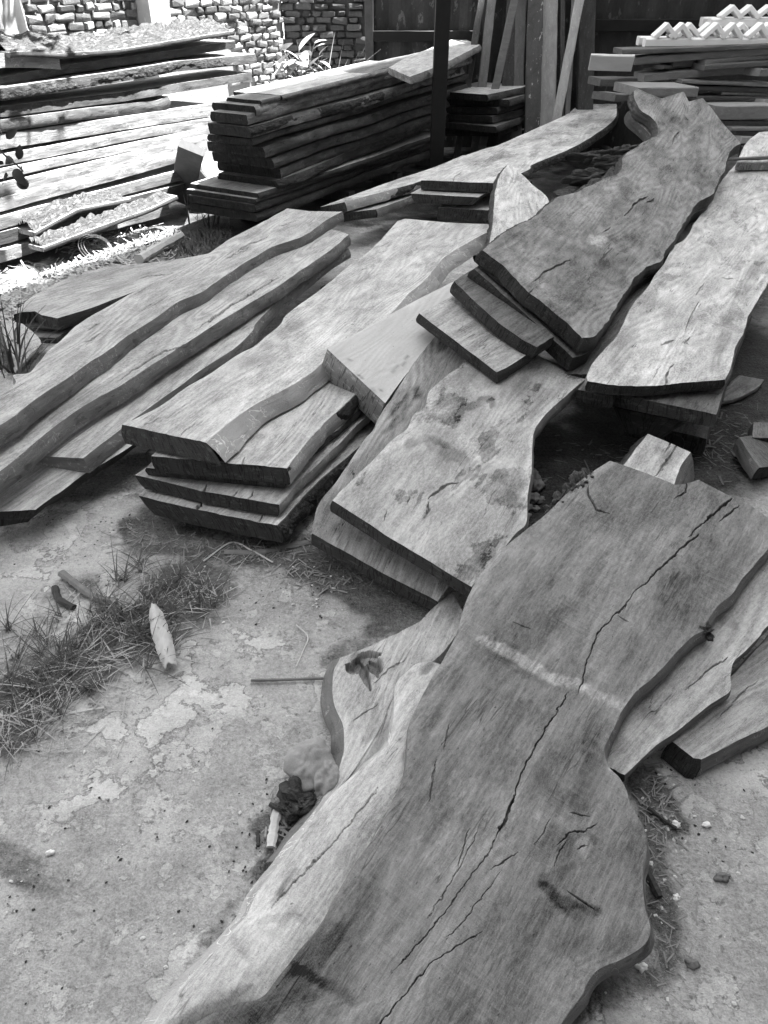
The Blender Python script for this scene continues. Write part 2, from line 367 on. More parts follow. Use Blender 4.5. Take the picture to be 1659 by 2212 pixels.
    if hit is not None and hit.any():                                # finer mesh where the wood has split, so that splits are real grooves
        N = 5; ci, cj = np.nonzero(hit); a_, b_ = np.meshgrid(np.arange(N+1), np.arange(N+1), indexing='ij')
        gi = (ci[:, None, None]*N+a_); gj = (cj[:, None, None]*N+b_); key = gi*(nw*N+1)+gj; uk, inv = np.unique(key.ravel(), return_inverse=True)
        I, J = uk//(nw*N+1)/N, uk % (nw*N+1)/N; i0, j0 = np.minimum(I.astype(int), nl-2), np.minimum(J.astype(int), nw-2); fi, fj = (I-i0), (J-j0)
        def bil(G):
            ff, gg = (fi, fj) if G.ndim == 2 else (fi[:, None], fj[:, None])
            return (1-ff)*(1-gg)*G[i0, j0]+ff*(1-gg)*G[i0+1, j0]+(1-ff)*gg*G[i0, j0+1]+ff*gg*G[i0+1, j0+1]
        sv = bil(top); su_, sv_ = to_px(np.concatenate([sv[:, :2], bil(lz)[:, None]], 1)); kk, dd, _ = crack_at(su_, sv_); sv = sv-nrm*dd[:, None]
        inv = inv.reshape(len(ci), N+1, N+1)
        sq_ = np.stack([inv[:, :-1, :-1], inv[:, :-1, 1:], inv[:, 1:, 1:], inv[:, 1:, :-1]], -1).reshape(-1, 4)
        V.append(sv); Q.append(sq_); MI.append(np.zeros(len(sq_), int)); U.append(bil(np.stack([XY@ax, XY@lat], -1))+uo); TN.append(bil(tone)); CK.append(kk); b = len(sv)
    for g, a, c, mi, fl, tn, ck in parts:
        n_, m_ = g.shape[:2]; V.append(g.reshape(-1, 3)); qd = gridq(n_, m_, b, fl)
        if g is top and hit is not None: qd = qd[~hit.ravel()]
        Q.append(qd); MI.append(np.full(len(qd), mi))
        U.append(np.stack([a.ravel(), c.ravel()], 1)+uo); z0 = np.zeros(n_*m_)
        TN.append(z0 if tn is None else tn.ravel()); CK.append(z0 if ck is None else ck.ravel()); b += n_*m_
    mt, me_, ms = mats
    V = np.vstack(V); org = V.mean(0); org[2] = V[:, 2].min()
    o = mesh(name, V-org, np.vstack(Q), [W[mt] if isinstance(mt, str) else mt, me_ or END, ms or SIDE], np.vstack(U), {'tone': np.concatenate(TN), 'crack': np.concatenate(CK)}, np.concatenate(MI))
    o.location = org
    tag(o, label, cat, group)
    for wh in bark:                                                  # bark left on a live edge: a part of its own
        rim, w, sg = (sL, wl, -1) if wh in 'Ll' else (sR, wr, 1)
        nb = max(10, int(ln/.008)); i = np.linspace(0, nl-1, nb); i0 = np.clip(np.floor(i).astype(int), 0, nl-2); fr = (i-i0)[:, None, None]
        base = rim[i0]*(1-fr)+rim[i0+1]*fr
        kk = 11; qk = np.linspace(.04, 1.0, kk)*(K-1); k0 = np.clip(np.floor(qk).astype(int), 0, K-2); fk = (qk-k0)[None, :, None]
        base = base[:, k0]*(1-fk)+base[:, k0+1]*fk
        sb = np.linspace(0, ln, nb)[:, None]; kb = np.linspace(0, thick, kk)[None]
        present = np.clip((fbm(sb*2.5+0*kb, 0*sb+kb*8, sd+50, 3)+(.75 if wh in 'LR' else .12))*4, 0, 1)
        hh = (.004+.013*np.abs(fbm(sb*22, kb*40, sd+51, 4))+.004*fbm(sb*70, kb*90, sd+52, 2))*present-.006*(1-present)
        env = np.minimum(1, np.minimum(np.linspace(0, 1, kk), 1-np.linspace(0, 1, kk))*6+.15)[None]
        g = base+lat3*(sg*hh*env)[..., None]
        bo = mesh('bark', g.reshape(-1, 3)-org, gridq(nb, kk, 0, sg < 0), BARK, np.stack([(sb+0*kb).ravel(), (kb+0*sb).ravel()], 1)+uo)
        bo.location = (0, 0, 0); bo.parent = o
    return o
def board_xy(p, d, s0, s1, w0, w1, n=8, amp=.03, seed=0, taper=1.):
    """front edge curve R and back edge curve L of a live-edge slab along d"""
    d = np.asarray(d, float); nh = np.array([d[1], -d[0]]); s = np.linspace(s0, s1, n)
    a = amp*fbm(s*.9+seed*3.1, s*0+seed, seed, 3); b = amp*fbm(s*.9+seed*5.7, s*0-seed, seed+9, 3)
    R = np.asarray(p)[:2]+s[:, None]*d+(w1+a)[:, None]*nh; L = np.asarray(p)[:2]+s[:, None]*d+(w0+b)[:, None]*nh
    return L, R

# ------------------------------------------------------------------ the ground
def axis(a, b, st, far):
    c = np.arange(a, b+1e-6, st); g = far*np.array([.006, .02, .06, .2, 1.])
    return np.r_[a-g[::-1], c, b+g]
gx, gy = axis(-3.4, 3.6, .02, 300.), axis(.1, 9.4, .02, 300.)
GX, GY = np.meshgrid(gx, gy, indexing='ij')
near = ((GX > -3.4) & (GX < 3.6) & (GY > .1) & (GY < 9.4)).astype(float)
GZ = near*(.006*fbm(GX*1.3, GY*1.3, 71, 4)+.0025*fbm(GX*9, GY*9, 72, 4))
gu, gv = to_px(np.stack([GX, np.maximum(GY, .05), 0*GX], -1))
dirt = np.zeros(GX.shape); soil = np.zeros(GX.shape)
wb = fbm(GX*6, GY*6, 73, 4)
def spot(arr, pts, w, val, wob=.6):
    d, _ = polydist(gu+w*wob*wb, gv+w*wob*.6*wb, pts); k = np.clip(1.3-d/w, 0, 1); np.maximum(arr, val*k*k*(3-2*k), out=arr)
for pts, w, val in [
    ([(300, 1150), (620, 1190), (780, 1260)], 60, .9), ([(330, 1110), (600, 1180)], 60, .8), ([(660, 1210), (900, 1340)], 55, .85), ([(880, 1330), (700, 1420)], 30, .5),
    ([(0, 1570), (150, 1440), (300, 1350), (440, 1260)], 85, .75), ([(110, 1300), (200, 1260)], 40, .4), ([(0, 1850), (60, 1890)], 70, .55), ([(0, 1090), (300, 1010)], 60, .8),
    ([(1390, 1690), (1440, 1780)], 48, 1.), ([(1400, 1760), (1430, 1990)], 36, .8), ([(1440, 1980), (1440, 2100), (1310, 2150)], 40, .6), ([(1240, 2212), (1300, 2100)], 50, .6),
    ([(560, 1790), (700, 1640)], 26, .7), ([(560, 1900), (640, 1760)], 22, .75), ([(420, 2080), (560, 1890)], 26, .45), ([(330, 2200), (440, 2060)], 22, .4),
    ([(1180, 1060), (1300, 950), (1600, 900)], 120, 1.), ([(1500, 1030), (1659, 960)], 60, .75), ([(1120, 1180), (1160, 1050)], 50, 1.),
    ([(1300, 800), (1659, 820)], 120, 1.), ([(0, 640), (60, 780)], 60, .9), ([(150, 540), (420, 480)], 50, .8), ([(60, 600), (220, 560)], 22, .5),
    ([(480, 480), (900, 420), (1200, 300)], 60, 1.), ([(0, 560), (420, 460)], 30, 1.), ([(120, 700), (500, 560)], 60, .8), ([(1270, 330), (1659, 340)], 60, 1.)]:
    spot(dirt, pts, w, val)
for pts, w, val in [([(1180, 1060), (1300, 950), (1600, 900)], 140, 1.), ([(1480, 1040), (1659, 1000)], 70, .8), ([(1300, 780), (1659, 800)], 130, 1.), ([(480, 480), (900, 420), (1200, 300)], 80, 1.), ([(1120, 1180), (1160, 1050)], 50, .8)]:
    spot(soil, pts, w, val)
GZ += near*dirt*.004*np.abs(fbm(GX*22, GY*22, 74, 3))
n = NT('worn_concrete_and_dirt'); p = n.pos()
S = lambda v, w=.17: n.math('SUBTRACT', n.step(v, .5-w, .5+w), .5)
bign = n.noise(p, 1.7, 3, .6); big = S(bign); midn = n.noise(p, 8., 5, .65); mid = S(midn); fl = n.noise(p, 4.6, 7, .60); fl2 = n.noise(n.scale(p, (1, 1, 1), (4, 2, 0)), 12., 5, .62)
pit = n.noise(p, 48., 3, .65); fine = S(n.noise(p, 210., 2, .75), .25); gr = S(n.noise(p, 75., 3, .75), .22)
lay = n.step(fl, .53, .542); lay2 = n.step(fl2, .575, .588)             # flaked-off skim layer
rim = M(n, n.step(fl, .508, .528), n.math('SUBTRACT', 1., n.step(fl, .528, .545))); rim2 = M(n, n.step(fl2, .55, .574), n.math('SUBTRACT', 1., n.step(fl2, .574, .592)))
zone = n.step(bign, .42, .55)
v = .325
for x, k in ((big, .10), (mid, .10), (gr, .11), (fine, .11), (M(n, lay, zone), .11), (lay2, .07), (M(n, rim, zone), -.13), (rim2, -.05)): v = A(n, v, M(n, x, k))
pm = M(n, n.step(pit, .58, .66), n.step(midn, .44, .58)); v = n.math('SUBTRACT', v, M(n, pm, .14))
dm = n.step(A(n, n.attr('dirt'), M(n, n.math('SUBTRACT', n.noise(p, 9., 4, .68), .5), 1.1)), .18, .66)
dv = .06
for x, k in ((mid, .05), (fine, .05), (gr, .07)): dv = A(n, dv, M(n, x, k))
dv = A(n, dv, M(n, n.step(n.noise(p, 130., 2, .7), .64, .70), .12))
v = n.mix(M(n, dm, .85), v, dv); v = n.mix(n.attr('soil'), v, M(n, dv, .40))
hg = A(n, M(n, M(n, lay, zone), .4), A(n, M(n, lay2, .3), A(n, M(n, pm, -.6), A(n, M(n, fine, .25), M(n, M(n, gr, dm), .9)))))
hg = A(n, A(n, hg, M(n, gr, .35)), M(n, rim, -.3))
GROUND = n.finish(v, .88, hg, .55, .006)
tag(mesh('ground', np.stack([GX, GY, GZ], -1).reshape(-1, 3), gridq(*GX.shape, 0, True), GROUND, None, {'dirt': dirt.ravel(), 'soil': soil.ravel()}), kind='structure')

# ------------------------------------------------------------------ surroundings: unseen building added to shade the yard, walls
en = np.array([.854, -.52]); ee = np.array([.52, .854])
def prism(name, poly, z0, z1, mat, parent=None, smooth=False):
    k = len(poly); V = [(x, y, z0) for x, y in poly]+[(x, y, z1) for x, y in poly]
    Fs = [list(range(k))[::-1], list(range(k, 2*k))]+[[i, (i+1) % k, (i+1) % k+k, i+k] for i in range(k)]
    return mesh(name, V, Fs, mat, smooth=smooth, parent=parent)
PLASTER = plain('grey_plaster', .16, .15, 3.); CONC = plain('weathered_concrete', .42, .25, 9., bs=.4, speck=.12); ROOFM = plain('dark_roofing', .12, .2, 6.)
HB = 19.0; c0 = en*(-4.55+HB*.35)
nb = empty('added_shade_building', 'unseen plastered building added to shade the timber yard', 'building', (float(c0[0]), float(c0[1]), 0))
def quadpoly(s0, s1, a, b): return [tuple(c0+en*a+ee*s0), tuple(c0+en*b+ee*s0), tuple(c0+en*b+ee*s1), tuple(c0+en*a+ee*s1)]
prism('wall', quadpoly(-14, 16, .05, 8), 0, HB-.12, PLASTER, nb); prism('roof', quadpoly(-14.2, 16.2, 0, 8.2), HB-.118, HB, ROOFM, nb)

rbld = empty('added_rear_blocker', 'unseen building added behind the viewer to block sky light', 'building', (-2, -1.2, 0))  # unseen block added to cut sky light from behind the camera
prism('wall', [(-9, -7), (2.2, -7), (2.2, -1.2), (-9, -1.2)], 0, 8.8, plain('dull_plaster', .10, .15, 3.), rbld); prism('roof', [(-9.2, -7.2), (2.4, -7.2), (2.4, -1.0), (-9.2, -1.0)], 8.802, 8.95, ROOFM, rbld)
JD = np.array([.54, .842])/np.hypot(.54, .842); JN = np.array([JD[1], -JD[0]])
WC = np.array([-1.1, 10.])                                            # inner corner of the two brick walls
MORT = plain('crumbling_mortar', .22, .35, 30., bs=.6)
BR = [plain('weathered_brick', .15, .5, 26., bs=.8, speck=.12), plain('pale_brick', .25, .45, 26., bs=.8, speck=.15), plain('dark_brick', .09, .5, 26., bs=.8, speck=.06)]
BRD = [plain('shaded_brick', .07, .5, 26., bs=.8, speck=.03), plain('shaded_grey_brick', .10, .5, 26., bs=.8, speck=.05), plain('deep_shade_brick', .045, .5, 26., bs=.8)]; MORTD = plain('shaded_mortar', .05, .4, 30., bs=.6)  # copies of the brick and mortar with shade put into the colour
rb = random.Random(4)
def brick_mesh(w, d, h, k, mat):
    q = []
    for sx in (-1, 1):
        for sy in (-1, 1):
            for sz in (-1, 1):
                for a in range(3):
                    v = [sx*w/2, sy*d/2, sz*h/2]; e = .010 if a != 1 else .012
                    for b in range(3):
                        if b != a: v[b] -= math.copysign(e, v[b])*rb.uniform(.5, 1.6)
                    v = [c+rb.uniform(-.007, .007) for c in v]; q.append(v)
    import bmesh
    bm = bmesh.new(); [bm.verts.new(v) for v in q]; bmesh.ops.convex_hull(bm, input=bm.verts)
    me = bpy.data.meshes.new('brick'); bm.to_mesh(me); bm.free(); me.materials.append(mat); return me
def brick_set(B): return [brick_mesh(.17, .09, .054, i, B[i % 3]) for i in range(12)], [brick_mesh(.085, .09, .054, i, B[i % 3]) for i in range(12)]
SETL, SETD = brick_set(BR), brick_set(BRD)
def brick_wall(name, label, p0, d, length, z1, keep, sets, mort, thick=.3):
    stretch, head = sets
    nh = np.array([d[1], -d[0]]); p0 = np.asarray(p0)
    pl = lambda a, b: tuple(p0+d*a-nh*b)
    w = prism(name, [pl(0, .012), pl(0, thick), pl(length, thick), pl(length, .012)], 0, z1, mort)
    tag(w, label, 'wall'); rot = math.atan2(d[1], d[0]); cnt = 0
    zs = np.arange(.04, z1-.03, .0645)
    for ri, z in enumerate(zs):
        s = rb.uniform(-.1, .05)
        while s < length-.03:
            hd = rb.random() < .42; wdt = .085 if hd else .17
            c = p0+d*(s+wdt/2)+nh*(rb.uniform(-.016, .010)-.02); s += wdt+rb.uniform(.012, .026)
            if s > length+.02: break
            u, v = to_px(np.array([c[0], c[1], z])); 
            if not keep(u, v, z) or rb.random() < .012 or cnt > 296: continue
            me = rb.choice(head if hd else stretch); o = bpy.data.objects.new('brick', me); COL.objects.link(o)
            o.location = (c[0], c[1], z+rb.uniform(-.007, .007)); o.rotation_euler = (rb.uniform(-.09, .09), rb.uniform(-.04, .04), rot+rb.uniform(-.08, .08)); o.scale = (rb.uniform(.85, 1.06), 1, rb.uniform(.85, 1.12)); child(o, w); cnt += 1
    return w
brick_wall('brick_wall', 'rough sunlit brick wall behind the bark covered stack', WC-JD*7.2, JD, 7.2, 1.9, lambda u, v, z: -15 < u < 640 and -12 < v < (85 if u < 500 else 185), SETL, MORT)
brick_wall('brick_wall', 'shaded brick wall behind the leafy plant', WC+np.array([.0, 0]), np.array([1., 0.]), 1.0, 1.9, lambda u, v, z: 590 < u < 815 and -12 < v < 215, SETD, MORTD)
# round plastered column and square concrete pier standing against the sunlit wall
def lathe(name, prof, mat, seg=28, parent=None, rough=0., smooth=True, seed=0):
    prof = np.asarray(prof, float); th = np.linspace(0, 2*math.pi, seg, endpoint=False); V = []
    for r, z in prof:
        rr = r*(1+rough*fbm(np.cos(th)*2+seed, np.sin(th)*2+z*6, 3+seed, 3)); V.append(np.stack([rr*np.cos(th), rr*np.sin(th), np.full(seg, z)], 1))
    V = np.vstack(V); Fq = [[i*seg+j, i*seg+(j+1) % seg, (i+1)*seg+(j+1) % seg, (i+1)*seg+j] for i in range(len(prof)-1) for j in range(seg)]
    Fq += [list(range(seg))[::-1], list(range((len(prof)-1)*seg, len(prof)*seg))]
    return mesh(name, V, Fq, mat, smooth=smooth, parent=parent)
def wall_pt(u, v, off):
    s, z = on_plane(u, v, WC+JN*off, JD); return WC+JN*off+JD*s, float(z)
q, _ = wall_pt(12, 40, .16)
o = lathe('column', [(.165, 0), (.165, 1.0), (.172, 1.05), (.15, 1.09), (.148, 1.27), (.14, 1.29), (.135, 2.3)], CONC, 32, rough=.02); o.location = (q[0], q[1], 0)
tag(o, 'pale round plastered column at the sunlit brick wall', 'column')
q, _ = wall_pt(326, 40, .05)
a, b = JD*.12, JN*.13
o = prism('concrete_pier', [tuple(-a-b), tuple(a-b), tuple(a+b), tuple(-a+b)], 0, 2.1, CONC); o.location = (q[0], q[1], 0)
tag(o, 'square concrete pier set in the sunlit brick wall', 'pier')

# ------------------------------------------------------------------ dark sheet fence, posts and leaning timbers at the back
SHEET = plain('rusty_dark_sheet', .035, .9, 5., .6, .2, (1, 1, .5), .07); SHEET2 = plain('stained_dark_sheet', .03, .9, 3.5, .6, .2, (1, 1, .4), .05); RAIL = plain('black_steel', .012, .3, 20., .55)
GREYW = plain('old_grey_board', .14, .5, 8., .85, .4, (3, 3, .35), .05); PALEW = plain('pale_old_board', .34, .5, 7., .85, .4, (3, 3, .4), .1); DARKW = plain('dark_old_board', .055, .6, 8., .85, .4, (3, 3, .35), .05)
PEEL = plain('peeling_painted_board', .075, .7, 6., .8, .4, (1.5, 1.5, .6), .30); WEA = plain('weathered_plank', .20, .45, 10., .85, .5, (.5, 3, 3), .07); WEAD = plain('dull_plank', .11, .45, 10., .85, .5, (.5, 3, 3), .05)
def box(name, a, b, up, depth, h, mat, parent=None, bev=.006, jit=.003, seed=0):
    """bar from a to b; cross-section h along up, depth away (second side)"""
    a = np.asarray(a, float); b = np.asarray(b, float); ax = b-a; ln = np.linalg.norm(ax); ax /= ln
    up = np.asarray(up, float); up = up-ax*(up@ax); up /= np.linalg.norm(up); sd = np.cross(ax, up)
    e = min(bev, h*.3, depth*.3); pr = [(-depth/2+e, -h/2), (depth/2-e, -h/2), (depth/2, -h/2+e), (depth/2, h/2-e), (depth/2-e, h/2), (-depth/2+e, h/2), (-depth/2, h/2-e), (-depth/2, -h/2+e)]
    ns = max(3, int(ln/.12)); r = random.Random(seed*7+int(ln*1000)); V = []
    for i in range(ns+1):
        t = i/ns*ln; t = min(max(t, 0), ln); k = 1
        for x, y in pr: V.append((a+b)/2*0+ax*(t-ln/2)+sd*(x*k+r.uniform(-jit, jit))+up*(y*k+r.uniform(-jit, jit)))
    Fq = [[i*8+j, i*8+(j+1) % 8, (i+1)*8+(j+1) % 8, (i+1)*8+j] for i in range(ns) for j in range(8)]+[list(range(8))[::-1], list(range(ns*8, ns*8+8))]
    o = mesh(name, V, Fq, mat, smooth=False); o.location = (a+b)/2
    if parent is not None: child(o, parent)
    return o
YF = 9.6
def fy(u, v, y=YF): return at_y(u, v, y)
def panel(name, label, u0, u1, y, mat, cat='fence', ztop=2.3):
    a, b = fy(u0, 100, y), fy(u1, 100, y)
    V = []; Fq = []; nx = int((b[0]-a[0])/.04); xs = np.linspace(a[0], b[0], nx)
    for x in xs:
        o_ = .012*math.sin(x*26); V += [(x, y+o_, 0), (x, y+o_, ztop), (x, y+.02+o_, ztop), (x, y+.02+o_, 0)]
    Fq = [[4*i+k, 4*i+(k+1) % 4, 4*i+4+(k+1) % 4, 4*i+4+k] for i in range(nx-1) for k in range(4)]
    return tag(mesh(name, V, Fq, mat, smooth=False), label, cat)
p1 = panel('sheet_fence', 'dark rusty sheet metal fence behind the steel post', 806, 1290, YF, SHEET)
for v in (78,):
    a, b = fy(806, v, YF-.04), fy(1030, v, YF-.04); box('rail', a, b, (0, 0, 1), .04, .10, RAIL, p1)
box('frame_post', (fy(798, 100, YF)[0], YF-.03, 0), (fy(798, 100, YF)[0], YF-.03, 2.3), (1, 0, 0), .06, .09, plain('grey_steel', .07, .5, 12., .6), p1)
p2 = panel('sheet_fence', 'black stained sheet wall behind the white frames', 1268, 1720, YF-.06, SHEET2)
a, b = fy(1285, 55, YF-.12), fy(1720, 55, YF-.12); box('rail', a, b, (0, 0, 1), .04, .11, RAIL, p2)
# upright steel post in the yard
q = at(938, 360, .30)
post = empty('steel_post', 'dark square steel post standing beside the tall slab stack', 'post', (.45, 7.22, 0))
box('shaft', (.45, 7.22, 0), (.475, 7.22, 3.2), (1, 0, 0), .10, .118, RAIL, post, .004, .0005); box('base_plate', (.35, 7.22, .006), (.55, 7.22, .006), (0, 0, 1), .2, .012, RAIL, post)
def lean(name, label, ub, vb, ut, vt, wpx, mat, yb, dpt=.03, cat='timber', lean_y=.35, group=None):
    """a board leaning on the fence: foot at pixel (ub,vb), passing pixel (ut,vt)"""
    a = at_y(ub, vb, yb); b = at_y(ut, vt, yb+lean_y); ax = b-a; a = a-ax*max(0, (a[2]-.005)/ax[2]); b = b+ax*((2.15-b[2])/ax[2]) if b[2] < 2.15 else b
    dep = yb*cP+.5; return tag(box(name, a, b, (1, 0, 0), dpt, wpx/F*dep, mat, seed=int(ub)), label, cat, group)
lean('leaning_board', 'narrow dark board leaning next to the pale edged board on the fence', 1013, 170, 1040, 0, 14, DARKW, 9.0)
lean('leaning_board', 'grey streaked board leaning on the fence between two dark gaps', 1042, 180, 1062, 0, 19, GREYW, 9.02)
lean('leaning_board', 'dark grey board leaning steeply left across the others', 1070, 190, 1112, 0, 17, WEAD, 8.86)
lean('leaning_board', 'wide dark board standing behind the slanted board', 1096, 200, 1108, 0, 26, DARKW, 9.08)
lean('leaning_board', 'tall mottled grey board standing left of the white edged one', 1118, 230, 1126, 0, 22, GREYW, 9.05)
lean('painted_panel', 'dark panel with peeling paint and a white edge', 1150, 250, 1157, 0, 34, PEEL, 8.9)
lean('painted_panel', 'wide panel with large flaked pale paint patches', 1182, 240, 1187, 0, 36, PALEW, 9.0)
lean('leaning_board', 'thin dark batten between the flaked panel and the pale plank', 1214, 240, 1216, 0, 9, DARKW, 8.95)
lean('leaning_plank', 'bright pale plank slanting against the dark fence corner', 1206, 238, 1252, 0, 19, PALEW, 8.75)
lean('leaning_plank', 'slim pale lath standing behind the bright slanting plank', 1226, 240, 1240, 0, 11, GREYW, 8.95)
lean('corner_post', 'thick black timber post at the corner of the sheet wall', 1262, 240, 1268, 0, 34, DARKW, 9.2, .1)

# ------------------------------------------------------------------ long sunlit stack at the left (runs out of the picture)
JP = np.array([-2.635, 5.325]); SIDEM = wood_side('dark_edge_wood', .065, 1.1)  # darker, more varied edge tone for upper slabs
def jlayer(label, top, bot, off=0., width=.42, mats=('pale', ENDL, SIDEJ), right=None, wr=0., bark='', left=1.3, amp=.02, thick=None, seed=0, bulge=.002):
    k = 1/2.749; top = np.array(top, float)*k; bot = np.array(bot, float)*k; p0 = JP+JN*off
    s, z = on_plane(top[:, 0], top[:, 1], p0, JD); sb, zb = on_plane(bot[:, 0], bot[:, 1], p0, JD)
    th = thick or float(np.clip(np.mean(np.interp(sb, s, z)-zb)*.86, .02, .16))
    zf = lambda x, y: np.interp((np.asarray(x)-p0[0])*JD[0]+(np.asarray(y)-p0[1])*JD[1], s, z)
    s1 = s[-1] if right is None else float(on_plane(right*k, np.interp(right*k, top[:, 0], top[:, 1]), p0, JD)[0])
    L, R = board_xy(p0, JD, s[0]-left, s1, -width, 0., 12, amp, seed+3)
    R = R-(JN*amp*.0)
    return slab('timber_slab', label, 'slab', L, R, zf, th, px=False, mats=mats, wr=wr, bark=bark, res=.025, group='slabs in the long sunlit stack', bulge=bulge, srough=.006)
jl = [
 ('pale sunlit slab just under the bark covered slab', [(0, 318), (180, 322), (350, 335)], [(0, 462), (350, 385)], .03, {}),
 ('thin dark edged slab below the bark covered slab', [(0, 462), (350, 392), (800, 330), (1390, 240)], [(0, 520), (350, 462), (800, 390), (1390, 290)], -.03, {'mats': ('pale', ENDL, SIDED)}),
 ('silvery slab with loose bark near its far end', [(0, 522), (620, 432), (1040, 365), (1520, 320)], [(0, 600), (400, 548), (1000, 440), (1520, 395)], .05, {'wr': .01, 'bark': 'r', 'mats': ('pale', ENDL, SIDEM)}),
 ('long slab with a bright top edge above the log with a hole', [(0, 632), (720, 547), (1490, 428)], [(0, 702), (500, 642), (1490, 482)], .03, {'wr': .01, 'mats': ('pale', ENDL, SIDEM)}),
 ('rounded slab whose broken end has a dark hole', [(0, 712), (500, 645), (940, 598), (1005, 572)], [(0, 792), (700, 692), (1005, 655)], .05, {'wr': .01, 'bulge': .015, 'mats': ('pale', ENDL, SIDEM)}),
 ('wide flat sided slab below the slab with the hole', [(0, 800), (700, 696), (1250, 618)], [(0, 918), (300, 862), (820, 762), (1250, 692)], .055, {}),
 ('bright slab crossed by a curved shadow', [(0, 922), (300, 868), (820, 768), (1340, 685)], [(0, 1005), (270, 948), (820, 836), (1340, 738)], .075, {}),
 ('bright squared slab in the middle of the sunlit stack', [(0, 1008), (270, 952), (820, 842), (1300, 742)], [(0, 1085), (700, 915), (1300, 790)], .095, {}),
 ('pale smooth slab sixth from the bottom of the sunlit stack', [(0, 1090), (700, 925), (1230, 800)], [(0, 1175), (1230, 880)], .11, {}),
 ('pale slab with a bright ledge behind the leaning plank', [(0, 1178), (1060, 900), (1230, 865)], [(0, 1283), (1100, 962), (1230, 930)], .135, {}),
 ('grey slab with a thin bright top ledge low in the sunlit stack', [(0, 1290), (1000, 1032), (1200, 985)], [(0, 1372), (990, 1105), (1200, 1050)], .16, {'mats': ('pale', ENDL, SIDE)}),
 ('dark stained slab near the foot of the sunlit stack', [(0, 1380), (700, 1190), (1100, 1090)], [(0, 1470), (700, 1270), (1100, 1165)], .17, {'mats': ('pale', ENDL, SIDED)}),
 ('lowest grey slab at the foot of the sunlit stack', [(0, 1490), (500, 1350), (1000, 1215)], [(0, 1575), (500, 1425), (1000, 1285)], .20, {'mats': ('pale', ENDL, SIDE)})]
for i, (lab, t_, b_, of, kw) in enumerate(jl): jlayer(lab, t_, b_, of, seed=i*2, **kw)
# the bark covered slab on top
def bark_slab(label, pts, off, width, hgt, seed, left=.0, s_clip=None, cat='slab', name='bark_slab', group=None, jp=JP, jd=JD, mat=None, thick=.03):
    jn = np.array([jd[1], -jd[0]]); p0 = jp+jn*off; pts = np.array(pts, float)
    s, z = on_plane(pts[:, 0], pts[:, 1], p0, jd)
    zf = lambda x, y: np.interp((np.asarray(x)-p0[0])*jd[0]+(np.asarray(y)-p0[1])*jd[1], s, z)
    L, R = board_xy(p0, jd, s[0]-left, s[-1], -width, 0, 10, .012, seed)
    o = slab(name, label, cat, L, R, lambda x, y: zf(x, y)+thick, thick, px=False, mats=('pale', ENDL, SIDED), res=.03, group=group)
    ns = int((s[-1]-s[0]+left)/.010); nt = int(width*1.5/.010); sv = np.linspace(s[0]-left+.01, s[-1]-.02, ns)[:, None]; tv = np.linspace(0, 1, nt)[None]
    endn = np.clip((s[-1]-sv)/.05+.3*fbm(sv*0, tv*9, seed, 3), 0, 1)
    ang = tv*math.pi; prof = np.sin(ang)**.65
    rid = np.abs(fbm(sv*6, tv*13+2*fbm(sv*2, tv*2, seed+9, 2), seed+1, 4)); hh = hgt*prof*(.85+.25*fbm(sv*1.5, tv*2, seed+2, 3))+.055*rid*(.25+prof)+.018*fbm(sv*14, tv*30, seed+3, 3)*(.3+prof)
    w = (tv*width*1.02-.01-width)+0*sv; w = w+.012*fbm(sv*12, tv*3, seed+4, 3)
    xy = p0+sv[..., None]*jd+(w)[..., None]*jn; zz = np.interp(sv, s, z)+thick-.02+hh*endn
    g = np.concatenate([xy, zz[..., None]], -1)
    b = mesh('bark', g.reshape(-1, 3), gridq(ns, nt, 0, False), mat or BARKL, np.stack([(sv+0*tv).ravel(), (tv*width*1.3+0*sv).ravel()], 1))
    child(b, o); return o
bark_slab('slab covered in shaggy bark on top of the sunlit stack', [(50, 122), (127, 127), (251, 118), (451, 84), (505, 76)], .06, .50, .10, 5, left=.1)
bark_slab('short bark edged slab beside the round column', [(0, 112), (60, 110)], -.12, .30, .05, 15, left=.8)
bark_slab('broken bark slab with a splintered end low in the sunlit stack', [(78, 512), (170, 462), (285, 438)], .34, .22, .05, 25)
bark_slab('bark edged offcut lying along the foot of the sunlit stack', [(95, 545), (200, 505), (330, 458), (385, 432)], .46, .16, .045, 35)

